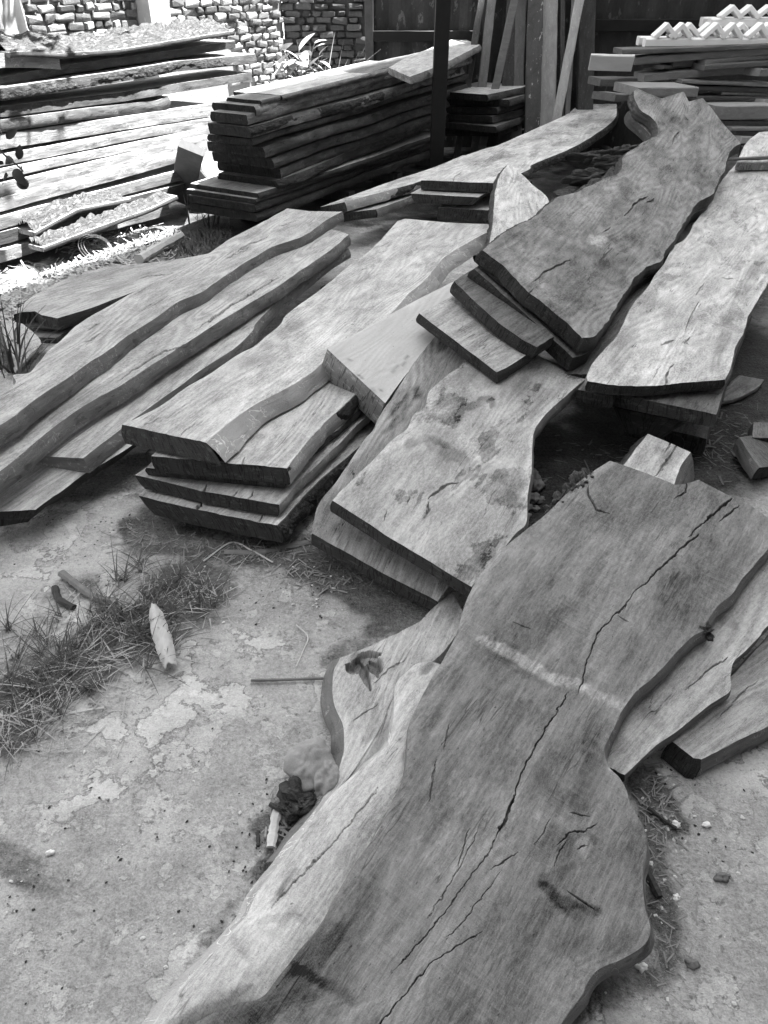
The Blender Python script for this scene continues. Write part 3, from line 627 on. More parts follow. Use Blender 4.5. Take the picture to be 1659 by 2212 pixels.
# ------------------------------------------------------------------ tall dark stack in the middle
KP = np.array([-.87, 6.4])*.95; KD = np.array([.5, .866]); KN = np.array([KD[1], -KD[0]])
zu = lambda x: (700+x/1.276)/1.8228
kl = [  # end-face left, right, top, bottom (zoom units), length, label
 (280, 515, 478, 502, 1.95, 'clean thin slab on top of the tall dark stack', 'c'),
 (250, 415, 500, 525, 3.2, 'warped slab directly under the clean top slab', 'old'), (172, 380, 528, 578, 3.5, 'third slab of the tall dark stack with a lit corner', 'old'),
 (165, 345, 580, 632, 3.6, 'fourth slab of the tall dark stack, split along its side', 'old'), (150, 350, 640, 696, 3.5, 'slab with splintered bark edge in the tall dark stack', 'old'),
 (152, 372, 702, 738, 3.6, 'thin slab in the middle of the tall dark stack', 'old'), (148, 428, 742, 795, 3.5, 'slab with slanting end under the thin middle slab', 'old'),
 (175, 470, 800, 850, 3.4, 'third slab above the ledge of the tall dark stack', 'old'), (200, 512, 853, 903, 3.5, 'second slab above the ledge of the tall dark stack', 'old'),
 (205, 490, 906, 950, 3.5, 'slab resting on the ledge of the tall dark stack', 'old'),
 (62, 400, 972, 1000, 3.0, 'top slab of the protruding base of the tall stack', 'a'), (45, 385, 1002, 1025, 3.0, 'second slab of the protruding base of the tall stack', 'a'),
 (55, 382, 1030, 1070, 3.0, 'cracked third slab of the protruding base of the tall stack', 'old'), (60, 388, 1073, 1115, 3.0, 'bottom slab of the tall dark stack lying near the grass', 'old')]
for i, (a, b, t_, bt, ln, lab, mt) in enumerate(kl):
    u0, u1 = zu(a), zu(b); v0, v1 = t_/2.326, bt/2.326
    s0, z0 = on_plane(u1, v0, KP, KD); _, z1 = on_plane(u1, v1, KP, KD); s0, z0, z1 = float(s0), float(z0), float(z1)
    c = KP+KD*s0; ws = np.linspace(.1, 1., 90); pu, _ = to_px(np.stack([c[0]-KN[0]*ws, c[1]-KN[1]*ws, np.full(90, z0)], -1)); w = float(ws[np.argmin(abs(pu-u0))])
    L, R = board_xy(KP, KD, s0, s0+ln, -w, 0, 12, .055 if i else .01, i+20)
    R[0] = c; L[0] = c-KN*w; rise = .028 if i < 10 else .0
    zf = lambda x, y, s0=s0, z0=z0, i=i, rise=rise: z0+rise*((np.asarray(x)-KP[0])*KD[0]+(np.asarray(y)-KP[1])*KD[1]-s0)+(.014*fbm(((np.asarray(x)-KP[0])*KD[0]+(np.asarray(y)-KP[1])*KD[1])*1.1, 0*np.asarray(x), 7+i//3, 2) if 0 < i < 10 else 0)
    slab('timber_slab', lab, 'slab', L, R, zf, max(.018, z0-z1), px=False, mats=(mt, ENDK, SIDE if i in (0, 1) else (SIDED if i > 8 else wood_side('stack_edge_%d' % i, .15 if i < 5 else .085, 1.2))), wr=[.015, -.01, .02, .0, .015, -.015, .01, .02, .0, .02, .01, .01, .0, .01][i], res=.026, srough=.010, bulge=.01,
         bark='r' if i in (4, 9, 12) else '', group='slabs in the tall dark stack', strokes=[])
# the second top slab, reaching further back, its far edge in the sun
slab('timber_slab', 'second top slab of the tall stack with a sunlit back edge', 'slab', [(840, 146), (885, 122), (990, 80)], [(885, 166), (956, 138), (1037, 97)], [(861, 140, 1.0), (990, 80, 1.06), (1037, 97, 1.03)], .05, mats=('a', ENDL, SIDE), group='slabs in the tall dark stack', wr=.02)
for i in range(4): q = KP+KD*(.25+.85*i); tag(box('bearer', (q[0]-.52*KN[0], q[1]-.52*KN[1], .045), (q[0]+.0*KN[0], q[1], .045), (0, 0, 1), .1, .088, DARKW, seed=i), 'dark bearer lifting the tall stack off the ground', 'bearer', 'bearers under the tall stack')
for i, (du, zz) in enumerate([(0, .62), (3, .555), (-4, .49), (6, .42), (2, .35), (-6, .28), (8, .21), (3, .14)][:6]):
    q0 = at(1040+du, 250, .5); L = [q0[:2]+KN*(-.5)+KD*.1, q0[:2]+KN*(-.5)+KD*1.0]; R = [q0[:2]+KN*(.0+.05*((i*5)%3))+KD*(.1+.09*((i*7)%4)), q0[:2]+KN*.1+KD*1.0]
    slab('timber_slab', ['pale topped slab heading the short stack behind the steel post', 'second slab of the short stack behind the steel post', 'third slab of the short stack behind the steel post', 'fourth slab of the short stack behind the steel post', 'fifth slab of the short stack behind the steel post', 'sixth slab of the short stack behind the steel post', 'seventh slab of the short stack behind the steel post', 'bottom slab of the short stack behind the steel post'][i], 'slab', L, R, lambda x, y, zz=zz: zz+.05+0*np.asarray(x), .058, px=False, mats=('a' if i == 0 else 'old', ENDK, SIDED), res=.03, srough=.01, wr=.015, group='slabs in the short back stack')

# ------------------------------------------------------------------ plank pile and white frames at the right back
gq = lambda x: (2300+x/2.2914)/1.8228
gl = [(330, 450, 1720, 398, 40, WEAD, 'long dark plank directly under the white frames'), (455, 520, 1720, 425, 62, WEA, 'long grey plank sloping under the white frames'),
 (770, 552, 1078, 540, 48, WEAD, 'short round ended plank in the pile'), (650, 592, 775, 592, 34, WEAD, 'stubby plank end beside the round ended plank'),
 (1072, 545, 1720, 488, 40, WEA, 'grey plank overlapping the round ended plank'), (1065, 592, 1720, 545, 46, WEAD, 'dark plank under the overlapping grey plank'),
 (525, 672, 1490, 592, 68, WEA, 'light grey plank slanting across the middle of the pile'), (1520, 566, 1720, 560, 52, WEA, 'short light plank end above the square ended one'),
 (1538, 626, 1720, 626, 64, WEA, 'square ended light plank below the short light one'), (115, 712, 565, 716, 64, WEAD, 'dark plank end at the left foot of the pile'),
 (870, 720, 1720, 758, 32, WEA, 'thin light plank tilted down under the slanting plank'), (985, 777, 1720, 792, 44, WEAD, 'dark plank below the thin tilted plank'),
 (1220, 828, 1720, 842, 28, PALEW, 'thin pale plank low in the pile'), (1000, 870, 1720, 876, 40, WEAD, 'dark plank under the thin pale plank'),
 (1100, 908, 1588, 912, 48, PALEW, 'pale plank with a square end low in the pile'), (1612, 908, 1720, 908, 46, PALEW, 'pale plank end beside a narrow gap'),
 (1150, 966, 1720, 958, 112, WEA, 'thick grey beam near the bottom of the pile'), (1240, 1092, 1720, 1088, 48, WEAD, 'dark edged plank under the thick grey beam'),
 (1300, 1152, 1720, 1150, 30, WEA, 'thin plank second from the bottom of the pile'), (1330, 1192, 1720, 1190, 40, WEAD, 'dull plank at the bottom of the pile'),
 (1370, 1240, 1560, 1240, 56, PALEW, 'bright sawn plank end beside the leaning pale slab'), (205, 858, 335, 858, 58, WEAD, 'small plank stub behind the twisted slab'),
 (430, 796, 978, 796, 72, WEA, 'squared timber beam behind the twisted slab')]
for i, (x0, y0, x1, y1, h, m, lab) in enumerate(gl):
    yy = 8.25+.12*((i*7) % 5)/4-(.5 if i > 15 else 0)-(.35 if lab.startswith(('squared', 'small')) else 0); hm = h/4.1769/F*7.1
    a = at_y(gq(x0), y0/4.1769+h/8.35, yy); b = at_y(gq(x1), y1/4.1769+h/8.35, yy+.15)
    dep = .42 if 'squared' in lab else .24
    tag(box('plank', a+[0, dep/2, 0], b+[0, dep/2, 0], (0, 0, 1), dep, hm, m, seed=i, bev=.008), lab, 'plank', 'planks in the pile below the white frames')
a, b = at_y(gq(50), 560/4.1769, 8.0), at_y(gq(440), 570/4.1769, 7.95)
tag(box('plank', a, b, (0, -.55, .83), .03, .15, plain('bright_sawn_board', .52, .2, 9., .8, .3, (.4, 3, 3)), seed=3), 'bright sawn board end tilted on the left of the plank pile', 'plank')
for i in range(4):                                                   # unseen bearers carry the pile
    tag(box('bearer', (2.35+.75*i, 8.1, .06), (2.35+.75*i, 9.0, .06), (0, 0, 1), .1, .12, DARKW, seed=i), 'dark bearer under the plank pile', 'bearer', 'bearers under the plank pile')
WHITE = plain('white_paint', .82, .06, 12., .5, .1)
def rack(label, x0, x1, ytop, h, yy, apexes, hv):
    a, b = at_y(gq(x0), ytop/4.1769, yy), at_y(gq(x1), ytop/4.1769, yy); k = 7.35/F/4.1769; hm = h*k
    r = empty('white_frame', label, 'frame', (float((a[0]+b[0])/2), yy, float(a[2]-hm)))
    box('rail', a+[0, .05, -hm/2], b+[0, .05, -hm/2], (0, 0, 1), .10, hm, WHITE, r, .012, .0008)
    box('rail', a+[0, .27, -hm/2], b+[0, .27, -hm/2], (0, 0, 1), .10, hm, WHITE, r, .012, .0008)
    for j, (ax_, back) in enumerate(apexes):
        y = yy+.05+.21*back; p = at_y(gq(ax_), (ytop-hv)/4.1769, y); z = p[2]; f = a[2]; wd = .10
        for sg in (-1, 1): box('strut', (p[0]+sg*wd, y, f+.005), (p[0]-sg*.012, y, z-.012), (0, 1, 0), .042, .12, WHITE, r, .006, .0006)
    return r
rack('white painted frame with a row of triangular struts on the planks', 560, 1800, 345, 70, 8.45, [(745, 0), (880, 0), (950, 1), (1120, 1), (1190, 0), (1340, 0), (1420, 1), (1590, 0), (1660, 1)], 140)
rack('second white frame with triangular struts stacked further back', 1150, 1800, 165, 80, 8.9, [(1335, 0), (1490, 0), (1660, 0)], 120)

# ------------------------------------------------------------------ slabs in the yard, near to far
BB = []
gS1 = [(1317, 995, .31), (1620, 1150, .28), (1395, 1960, .10), (870, 1680, .19), (640, 2050, .125)]
s1o = slab('foreground_slab', 'huge grey live edge slab with a long split lying across the yard', 'slab',
 [(300, 2330), (400, 2225), (500, 2172), (562, 2153), (598, 2113), (645, 2057), (692, 2001), (722, 1945), (753, 1889), (817, 1799), (847, 1735), (869, 1690), (878, 1640), (885, 1570), (905, 1520), (930, 1470), (960, 1420), (985, 1370), (1000, 1320), (1020, 1270), (1060, 1215), (1105, 1170), (1180, 1110), (1230, 1060), (1265, 1030), (1317, 995)],
 [(1150, 2330), (1212, 2212), (1239, 2173), (1260, 2146), (1266, 2129), (1287, 2099), (1314, 2082), (1334, 2075), (1368, 2058), (1395, 2038), (1405, 2014), (1403, 1991), (1395, 1964), (1390, 1916), (1390, 1879), (1395, 1858), (1397, 1821), (1392, 1791), (1378, 1764), (1361, 1736), (1351, 1703), (1334, 1675), (1317, 1659), (1304, 1624), (1314, 1596), (1331, 1562), (1348, 1529), (1375, 1495), (1402, 1471), (1436, 1437), (1470, 1400), (1497, 1376), (1517, 1366), (1532, 1356), (1530, 1338), (1547, 1312), (1581, 1281), (1598, 1258), (1619, 1234), (1639, 1207), (1662, 1180), (1690, 1140)],
 gS1, .055, E1=[(1331, 999), (1402, 1024), (1459, 1048), (1480, 1046), (1509, 1036), (1585, 1075), (1625, 1095)], mats=('mid', END, SIDE), res=.0052, wl=-.012, wr=.006, bulge=.010, edge=.003, srough=.004, rough=.003, bark='',
 cracks=[([(1582, 1077), (1534, 1115), (1487, 1159)], (6, 2.5), .03), ([(1509, 1154), (1463, 1193), (1416, 1238), (1372, 1278)], (5.5, 3), .025), ([(1372, 1278), (1345, 1315), (1328, 1329), (1294, 1366), (1277, 1400), (1263, 1441), (1258, 1478), (1246, 1498)], (3, 2.4), .012),
  ([(1229, 1495), (1189, 1559), (1138, 1644), (1112, 1710)], (2.4, 4), .015), ([(1113, 1706), (1099, 1758), (1069, 1807)], 6, .03), ([(1069, 1807), (1056, 1839), (990, 1930), (930, 2010), (845, 2102)], (2.6, 2.4), .008), ([(1043, 2011), (936, 2076), (850, 2175), (800, 2240)], (2, 3.4), .015),
  ([(1598, 1093), (1554, 1124)], 4.5, .02), ([(1483, 1040), (1480, 1061), (1456, 1080)], 4, .012), ([(1270, 1048), (1273, 1071), (1290, 1102), (1317, 1110)], 4.2, .012), ([(1045, 1770), (1000, 1860), (960, 1930), (925, 1985)], 2.2, .006), ([(1015, 1790), (985, 1880)], 2.2, .006), ([(1085, 1880), (1000, 1990), (960, 2030)], 2.2, .006), ([(1120, 1840), (1060, 1880)], 2.6, .008), ([(1190, 1770), (1155, 1830)], 2.2, .006),
  ([(1200, 1830), (1230, 1800), (1265, 1796), (1290, 1776)], 3, .010), ([(1195, 1870), (1210, 1840), (1222, 1815)], 3.6, .008), ([(1246, 1835), (1258, 1830), (1270, 1828)], 3.4, .012), ([(1230, 1755), (1275, 1765)], 2.8, .01), ([(1225, 1925), (1285, 1965)], 3.4, .012), ([(945, 1640), (925, 1730)], 3, .005), ([(970, 1560), (960, 1620)], 3, .004),
  ([(1110, 1345), (1150, 1360)], 2.2, .006), ([(1335, 1330), (1360, 1345)], 3, .005)],
 strokes=[([(1040, 1381), (1097, 1407), (1182, 1461), (1258, 1481)], 12, 1.0), ([(1258, 1488), (1300, 1505), (1348, 1522)], 13, .8), ([(1060, 1410), (1180, 1478)], 9, -.3), ([(1172, 1912), (1209, 1947), (1287, 1970)], 13, -.75), ([(1250, 1850), (1230, 1815), (1262, 1795), (1285, 1815)], 9, -.45), ([(1205, 1960), (1260, 1985)], 8, -.4), ([(1216, 1879), (1180, 1900)], 20, -.4), ([(1180, 1700), (1230, 1760)], 34, -.25), ([(1290, 1650), (1260, 1720)], 30, -.3), ([(1246, 1838), (1262, 1850)], 14, .3), ([(1220, 1770), (1250, 1790)], 20, .35),
  ([(700, 2010), (640, 2075)], 40, -.3), ([(430, 2230), (560, 2170), (650, 2120)], 48, -.42), ([(640, 2090), (760, 2160)], 12, -.45), ([(870, 1900), (760, 2040)], 70, -.12), ([(1000, 1720), (1100, 1760), (960, 1850)], 50, .34), ([(1000, 1320), (960, 1440), (900, 1560)], 24, .14), ([(1100, 1180), (1020, 1290)], 24, .22),
  ([(1290, 1010), (1250, 1060)], 22, .25), ([(1090, 1540), (1010, 1500)], 60, -.15), ([(1350, 1200), (1420, 1180)], 50, .08), ([(1600, 1180), (1560, 1260)], 30, -.2), ([(1230, 2040), (1380, 2040)], 34, -.2), ([(1200, 2130), (1240, 2090)], 30, .25), ([(1500, 1090), (1560, 1140)], 30, .12), ([(1370, 1290), (1390, 1360)], 26, .2)])
for k_, (u, v, z, r) in enumerate([(1272, 1030, .29, .022), (1252, 1046, .285, .026), (1232, 1062, .28, .022), (1212, 1082, .275, .02), (1190, 1102, .27, .014), (1526, 1362, .20, .016)]): BB.append((u, v, z, r))
slab('pale_slab', 'smooth pale barkless slab wedged along the huge grey slab', 'slab',
 [(240, 2310), (319, 2206), (352, 2160), (384, 2127), (417, 2090), (481, 2016), (528, 1960), (555, 1905), (616, 1831), (667, 1761), (718, 1691), (782, 1640), (826, 1608), (843, 1584), (850, 1520), (857, 1465), (885, 1432)],
 [(285, 2335), (393, 2222), (496, 2168), (557, 2149), (594, 2109), (641, 2053), (688, 1997), (718, 1941), (749, 1885), (813, 1795), (843, 1731), (866, 1692), (885, 1660), (895, 1600), (915, 1540), (945, 1480), (970, 1432)],
 [(860, 1470, .115), (950, 1470, .115), (667, 1761, .11), (850, 1740, .142), (690, 1998, .165), (400, 2140, .12), (753, 1889, .155)], .07, mats=('pale', ENDL, SIDEL), res=.0050, wl=.05, bulge=.02, cup=-.030, rough=.005, lump=.018,
 cracks=[([(820, 1700), (740, 1800), (650, 1890), (585, 1960)], (2.6, 4), .008)], strokes=[([(640, 1880), (605, 1930)], 9, -.5), ([(560, 1990), (640, 1975)], 9, -.3), ([(500, 2020), (540, 2070)], 10, -.3), ([(470, 2170), (540, 2130)], 10, -.5), ([(930, 1440), (915, 1450)], 9, -.6), ([(560, 1940), (580, 2010)], 30, .12), ([(620, 1955), (660, 1990)], 10, -.25), ([(590, 2040), (560, 2080)], 14, .25)])
s3 = slab('limb_slab', 'pale crooked limb slab with a rotten splintered hole', 'slab', [(600, 1850), (660, 1770), (700, 1710), (728, 1660), (742, 1600), (742, 1556), (722, 1508), (720, 1450), (734, 1413)], [(650, 1845), (720, 1750), (800, 1650), (850, 1560), (860, 1480), (900, 1450), (960, 1400), (1010, 1330)],
 [(640, 1800, .075), (722, 1450, .085), (980, 1290, .085), (840, 1560, .08)], .07, E1=[(774, 1401), (810, 1389), (857, 1370), (905, 1342), (945, 1302), (976, 1274)], mats=('pale', ENDL, SIDE), res=.0065, wl=.03, bulge=.02, rough=.006, lump=.010, cup=-.015,
 cracks=[([(768, 1428), (790, 1420), (822, 1415)], 24, .02), ([(780, 1425), (786, 1450), (800, 1492)], 20, .035), ([(800, 1420), (812, 1440), (816, 1462)], 28, .035), ([(748, 1436), (760, 1445), (772, 1455)], 20, .028), ([(775, 1420), (772, 1445)], 24, .03), ([(805, 1480), (850, 1440), (880, 1420)], 3, .005), ([(760, 1560), (820, 1520)], 3, .004)],
 strokes=[([(770, 1425), (815, 1440)], 15, -.45), ([(900, 1345), (960, 1310)], 20, -.2), ([(790, 1600), (840, 1560)], 10, -.25)], btone=-.08)
BURL = plain('fibrous_burl', .24, .5, 28., .85, .6, (1, 1, .25))
def blob(name, c, r, seed, mat, parent=None, rough=.18, n=28, squash=.0):
    th, ph = np.meshgrid(np.linspace(0, 2*math.pi, n*2), np.linspace(0, math.pi, n), indexing='ij')
    d = np.stack([np.sin(ph)*np.cos(th), np.sin(ph)*np.sin(th), np.cos(ph)], -1)
    k = 1+rough*(vn(d[..., 0]*2.3+seed+40, d[..., 1]*2.3+d[..., 2]*1.7+40, seed)-.5)*2+rough*.5*(vn(d[..., 0]*6+seed+40, d[..., 1]*6+d[..., 2]*5+40, seed+1)-.5)*2
    V = d*k[..., None]*np.asarray(r)
    o = mesh(name, V.reshape(-1, 3), gridq(n*2, n, 0, True), mat, np.stack([th.ravel()*.05, ph.ravel()*.05], 1)); o.location = c
    if parent is not None: child(o, parent)
    return o
blob('burl', at(672, 1655, .04), (.062, .075, .055), 5, BURL, s3, .12, 40); blob('burl', at(705, 1690, .035), (.04, .06, .05), 9, BURL, s3, .14, 40)
for k_, (u, v, z, r) in enumerate(BB): blob('bark', at(u, v, z), (r, r*1.3, r*1.1), 30+k_, BARKL, s1o, .7, 18)
blob('bark', at(655, 1725, .03), (.05, .05, .035), 11, BARK, s3, .5)
slab('timber_slab', 'pale slab sticking out under the right edge of the huge slab', 'slab', [(1300, 1650), (1285, 1590), (1340, 1480), (1450, 1360), (1560, 1240), (1700, 1120)], [(1348, 1673), (1392, 1630), (1422, 1606), (1456, 1583), (1487, 1559), (1527, 1528), (1554, 1512), (1578, 1491), (1577, 1460), (1584, 1430), (1605, 1410), (1639, 1376), (1659, 1352), (1760, 1260)],
 [(1348, 1673, .095), (1659, 1352, .17), (1450, 1380, .155)], .05, mats=('a', END, SIDE), res=.008, wr=-.006, cracks=[([(1330, 1540), (1390, 1500), (1430, 1465)], 4, .008), ([(1480, 1490), (1540, 1440), (1572, 1420)], 4, .008)], strokes=[([(1400, 1540), (1420, 1560)], 18, -.35), ([(1560, 1340), (1590, 1350)], 12, -.3), ([(1370, 1590), (1460, 1500)], 30, .1)])
slab('timber_slab', 'thick grey slab lying lowest at the right edge of the yard', 'slab', [(1452, 1602), (1500, 1540), (1590, 1450), (1690, 1340)], [(1513, 1640), (1570, 1612), (1620, 1588), (1659, 1570), (1800, 1500)], [(1497, 1640, .072), (1659, 1570, .072), (1600, 1430, .10)], .07, E0=[(1469, 1614), (1497, 1638)], mats=('a', END, SIDE), res=.01, wr=.01, cracks=[([(1545, 1560), (1580, 1520), (1640, 1470)], 3, .006)], btone=-.12, ends=(.01, 0))
slab('log_offcut', 'short block offcut with bark on one side behind the huge slab', 'offcut', [(1310, 1055), (1361, 987), (1399, 937)], [(1440, 1090), (1470, 1010), (1493, 977)], [(1361, 987, .20), (1399, 936, .20), (1493, 977, .20)], .16, mats=('c', END, SIDE), res=.008, wl=.05, wr=.025, bark='L', bulge=.02,
 cracks=[([(1468, 958), (1440, 1000), (1415, 1030)], 4.5, .012), ([(1452, 952), (1436, 978)], 3.5, .008)], strokes=[([(1425, 975), (1440, 985)], 14, -.3)])
slab('stained_slab', 'light slab with dark wavy water stains crossing the heap', 'slab',
 [(719, 1082), (739, 1058), (771, 1026), (806, 994), (846, 951), (878, 927), (894, 895), (918, 879), (926, 847), (945, 828), (969, 808), (997, 788), (1070, 725)],
 [(1017, 1266), (1075, 1200), (1112, 1153), (1136, 1129), (1140, 1074), (1148, 1014), (1152, 939), (1168, 907), (1203, 872), (1270, 815)],
 [(719, 1082, .26), (1017, 1266, .20), (926, 847, .375), (1152, 939, .265)], .05, mats=('stain', END, SIDE), rimtone=.34, res=.0048, wl=.004, wr=.012, edge=.003,
 cracks=[([(990, 1042), (965, 1047), (940, 1062), (925, 1078)], 5, .012), ([(928, 1085), (922, 1110)], 5, .012), ([(835, 1100), (828, 1125)], 2.2, .006), ([(880, 1090), (885, 1070)], 2.2, .006)],
 strokes=[([(985, 905), (1000, 880), (1030, 875), (1040, 865), (1060, 862), (1062, 875)], 8, -.55), ([(940, 905), (985, 905)], 12, -.3), ([(930, 960), (980, 985), (1010, 1000)], 16, -.32), ([(1000, 950), (1025, 975)], 16, .35), ([(930, 890), (960, 905)], 24, .3), ([(1040, 1010), (1090, 1030)], 14, -.25), ([(1110, 1080), (1125, 1120), (1060, 1220)], 20, -.28), ([(880, 1000), (930, 1030)], 26, .12), ([(1000, 780), (1150, 860)], 40, -.3), ([(1060, 1200), (1010, 1240)], 14, -.2), ([(880, 960), (925, 945), (960, 960)], 9, -.35)])
slab('timber_slab', 'slab under the water stained one with its sawn end exposed', 'slab', [(675, 1153), (687, 1093), (727, 1038), (759, 995), (787, 951), (806, 928), (826, 887), (846, 859), (878, 808), (905, 768), (917, 732), (929, 705), (960, 650)], [(945, 1300), (1010, 1200), (1060, 1060), (1080, 940), (1100, 830), (1120, 760), (1140, 710)],
 [(675, 1153, .135), (945, 1300, .085), (846, 859, .312), (940, 700, .405)], .06, btone=-.28, mats=('a', END, SIDEL), res=.008, wl=.006, strokes=[([(850, 890), (880, 870), (900, 850)], 16, -.45), ([(830, 930), (870, 900)], 10, -.35), ([(915, 740), (960, 700)], 40, -.3), ([(700, 1100), (730, 1130)], 20, -.15)])
slab('planed_beam', 'clean planed pale beam tilted against the slab stack', 'beam', [(707, 754), (806, 700), (906, 645), (1017, 590)], [(832, 871), (880, 806), (940, 745), (1020, 690)], [(707, 754, .43), (832, 871, .30), (1017, 590, .50)], .115, mats=('fresh', ENDL, ENDL), res=.014, edge=.0008, rough=.0006, srough=.0008, bulge=0., strokes=[([(775, 805), (780, 815)], 3, -.5), ([(803, 840), (808, 845)], 3, -.6), ([(820, 838), (824, 845)], 3, -.6), ([(752, 776), (754, 778)], 3, -.6), ([(860, 790), (850, 800)], 4, -.5), ([(880, 770), (870, 790)], 3, -.5)], ends=(.012, 0))
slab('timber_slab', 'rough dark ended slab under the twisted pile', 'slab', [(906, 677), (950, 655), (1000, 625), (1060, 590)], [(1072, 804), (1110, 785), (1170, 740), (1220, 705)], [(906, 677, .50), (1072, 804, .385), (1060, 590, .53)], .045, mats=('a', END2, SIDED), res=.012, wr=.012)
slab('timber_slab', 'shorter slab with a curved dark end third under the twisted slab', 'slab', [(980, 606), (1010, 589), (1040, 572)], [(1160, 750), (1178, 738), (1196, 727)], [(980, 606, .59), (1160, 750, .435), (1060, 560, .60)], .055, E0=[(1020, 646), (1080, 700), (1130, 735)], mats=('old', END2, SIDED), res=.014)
T1L = [(1042, 540), (1080, 509), (1117, 487), (1165, 461), (1180, 446), (1202, 427), (1228, 420), (1251, 413), (1280, 398), (1310, 386), (1336, 375), (1345, 357), (1351, 334), (1392, 310), (1420, 294), (1421, 271), (1407, 253), (1384, 238), (1372, 215), (1369, 197)]
T1R = [(1258, 732), (1284, 726), (1310, 694), (1336, 654), (1351, 631), (1369, 605), (1395, 579), (1429, 561), (1436, 546), (1455, 523), (1466, 497), (1481, 479), (1496, 450), (1518, 431), (1540, 420), (1551, 390), (1566, 368), (1570, 346), (1581, 323), (1600, 310)]
gT = [(1042, 542, .70), (1258, 730, .445), (1600, 310, .665), (1377, 191, .955)]
T1E1 = [(1377, 191), (1406, 204), (1429, 212), (1477, 197), (1488, 219), (1518, 212), (1537, 234), (1559, 264)]
slab('twisted_slab', 'wide twisted brown slab leaning across the top of the heap', 'slab', T1L, T1R, gT, .062, E0=[(1088, 574), (1135, 626), (1191, 670), (1228, 700)], E1=T1E1, mats=('dark', END2, SIDED), res=.0085, edge=.009, wl=.01, wr=.02, bark='L', rough=.004,
 cracks=[([(1400, 425), (1375, 440), (1348, 465)], 5, .015), ([(1415, 430), (1398, 440)], 3.5, .01), ([(1230, 560), (1200, 575), (1150, 610)], 4, .01), ([(1150, 625), (1120, 645)], 3.5, .008), ([(1470, 285), (1450, 310)], 4, .01), ([(1300, 500), (1320, 490)], 3, .006)],
 strokes=[([(1278, 514), (1300, 522)], 12, .9), ([(1240, 470), (1320, 420)], 24, .25), ([(1420, 350), (1500, 430)], 18, .18), ([(1100, 560), (1220, 660)], 14, .3), ([(1120, 490), (1080, 520)], 16, -.35), ([(1200, 540), (1340, 560)], 30, -.18), ([(1420, 260), (1560, 420)], 9, -.25), ([(1400, 240), (1480, 330)], 8, .3), ([(1110, 600), (1170, 640)], 20, .15), ([(1450, 230), (1520, 300)], 24, -.15)])
zT = surf(gT)
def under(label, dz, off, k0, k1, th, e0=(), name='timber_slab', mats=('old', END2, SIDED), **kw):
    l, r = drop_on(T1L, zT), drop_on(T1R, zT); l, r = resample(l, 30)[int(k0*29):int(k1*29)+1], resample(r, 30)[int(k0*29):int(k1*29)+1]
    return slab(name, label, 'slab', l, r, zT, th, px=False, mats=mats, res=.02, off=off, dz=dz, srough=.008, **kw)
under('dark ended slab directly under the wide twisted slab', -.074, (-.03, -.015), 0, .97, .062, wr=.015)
slab('timber_slab', 'long pale slab with a split end beside the twisted slab', 'slab',
 [(1270, 826), (1269, 813), (1280, 787), (1303, 761), (1329, 732), (1347, 698), (1369, 657), (1388, 635), (1403, 616), (1414, 598), (1436, 568), (1455, 535), (1481, 516), (1503, 479), (1537, 439), (1551, 401), (1566, 383), (1592, 353), (1607, 340)],
 [(1566, 823), (1577, 798), (1588, 754), (1607, 717), (1618, 680), (1637, 650), (1659, 613), (1690, 560), (1740, 480), (1850, 345)], [(1270, 830, .35), (1566, 823, .35), (1607, 340, .44)], .042, E0=[(1340, 835), (1414, 833), (1488, 827)], mats=('r', END2, SIDE), res=.0075, wr=-.004, cup=.006,
 cracks=[([(1445, 800), (1440, 812), (1436, 838)], 5, .014), ([(1455, 785), (1445, 800)], 3, .008), ([(1424, 745), (1445, 738), (1460, 737)], 4.5, .01), ([(1490, 728), (1480, 740), (1488, 745)], 5, .01), ([(1510, 650), (1495, 680), (1478, 715)], 4, .008), ([(1560, 600), (1590, 603)], 3, .006), ([(1520, 610), (1500, 640)], 3, .005)],
 strokes=[([(1345, 740), (1340, 790)], 26, -.28), ([(1400, 640), (1370, 700)], 22, -.2), ([(1570, 690), (1560, 740), (1545, 790)], 14, -.25), ([(1480, 770), (1400, 800)], 40, .12), ([(1640, 560), (1600, 640)], 16, -.3), ([(1450, 742), (1540, 740)], 8, -.22)])
rd = np.array([.46, .888])
def rbox(label, u, v, z, w0, w1, th, ln=2.2, mats=('old', END, SIDED), **kw):
    q = at(u, v, z)[:2]; L, R = board_xy(q, rd, 0, ln, w0, w1, 8, .02, int(u))
    return slab('timber_slab', label, 'slab', L, R, lambda x, y: z+.025*((np.asarray(x)-q[0])*rd[0]+(np.asarray(y)-q[1])*rd[1]), th, px=False, mats=mats, res=.02, **kw)
slab('timber_slab', 'grey slab squeezed between the twisted slab and the pale split one', 'slab', [(1214, 806), (1216, 790), (1240, 772), (1300, 690), (1360, 600), (1440, 500)], [(1276, 810), (1310, 760), (1400, 640), (1480, 540), (1560, 440)], [(1214, 806, .30), (1276, 810, .30), (1440, 500, .34)], .045, mats=('old', END2, SIDED), res=.014)
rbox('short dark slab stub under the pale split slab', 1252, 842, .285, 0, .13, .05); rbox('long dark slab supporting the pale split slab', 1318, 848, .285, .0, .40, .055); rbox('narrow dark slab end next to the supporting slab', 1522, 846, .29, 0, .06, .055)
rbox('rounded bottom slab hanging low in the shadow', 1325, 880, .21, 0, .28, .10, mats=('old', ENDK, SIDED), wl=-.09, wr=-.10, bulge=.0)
rbox('lowest dark slab deep in the shadow under the heap', 1330, 905, .10, .05, .36, .07, 2.0)
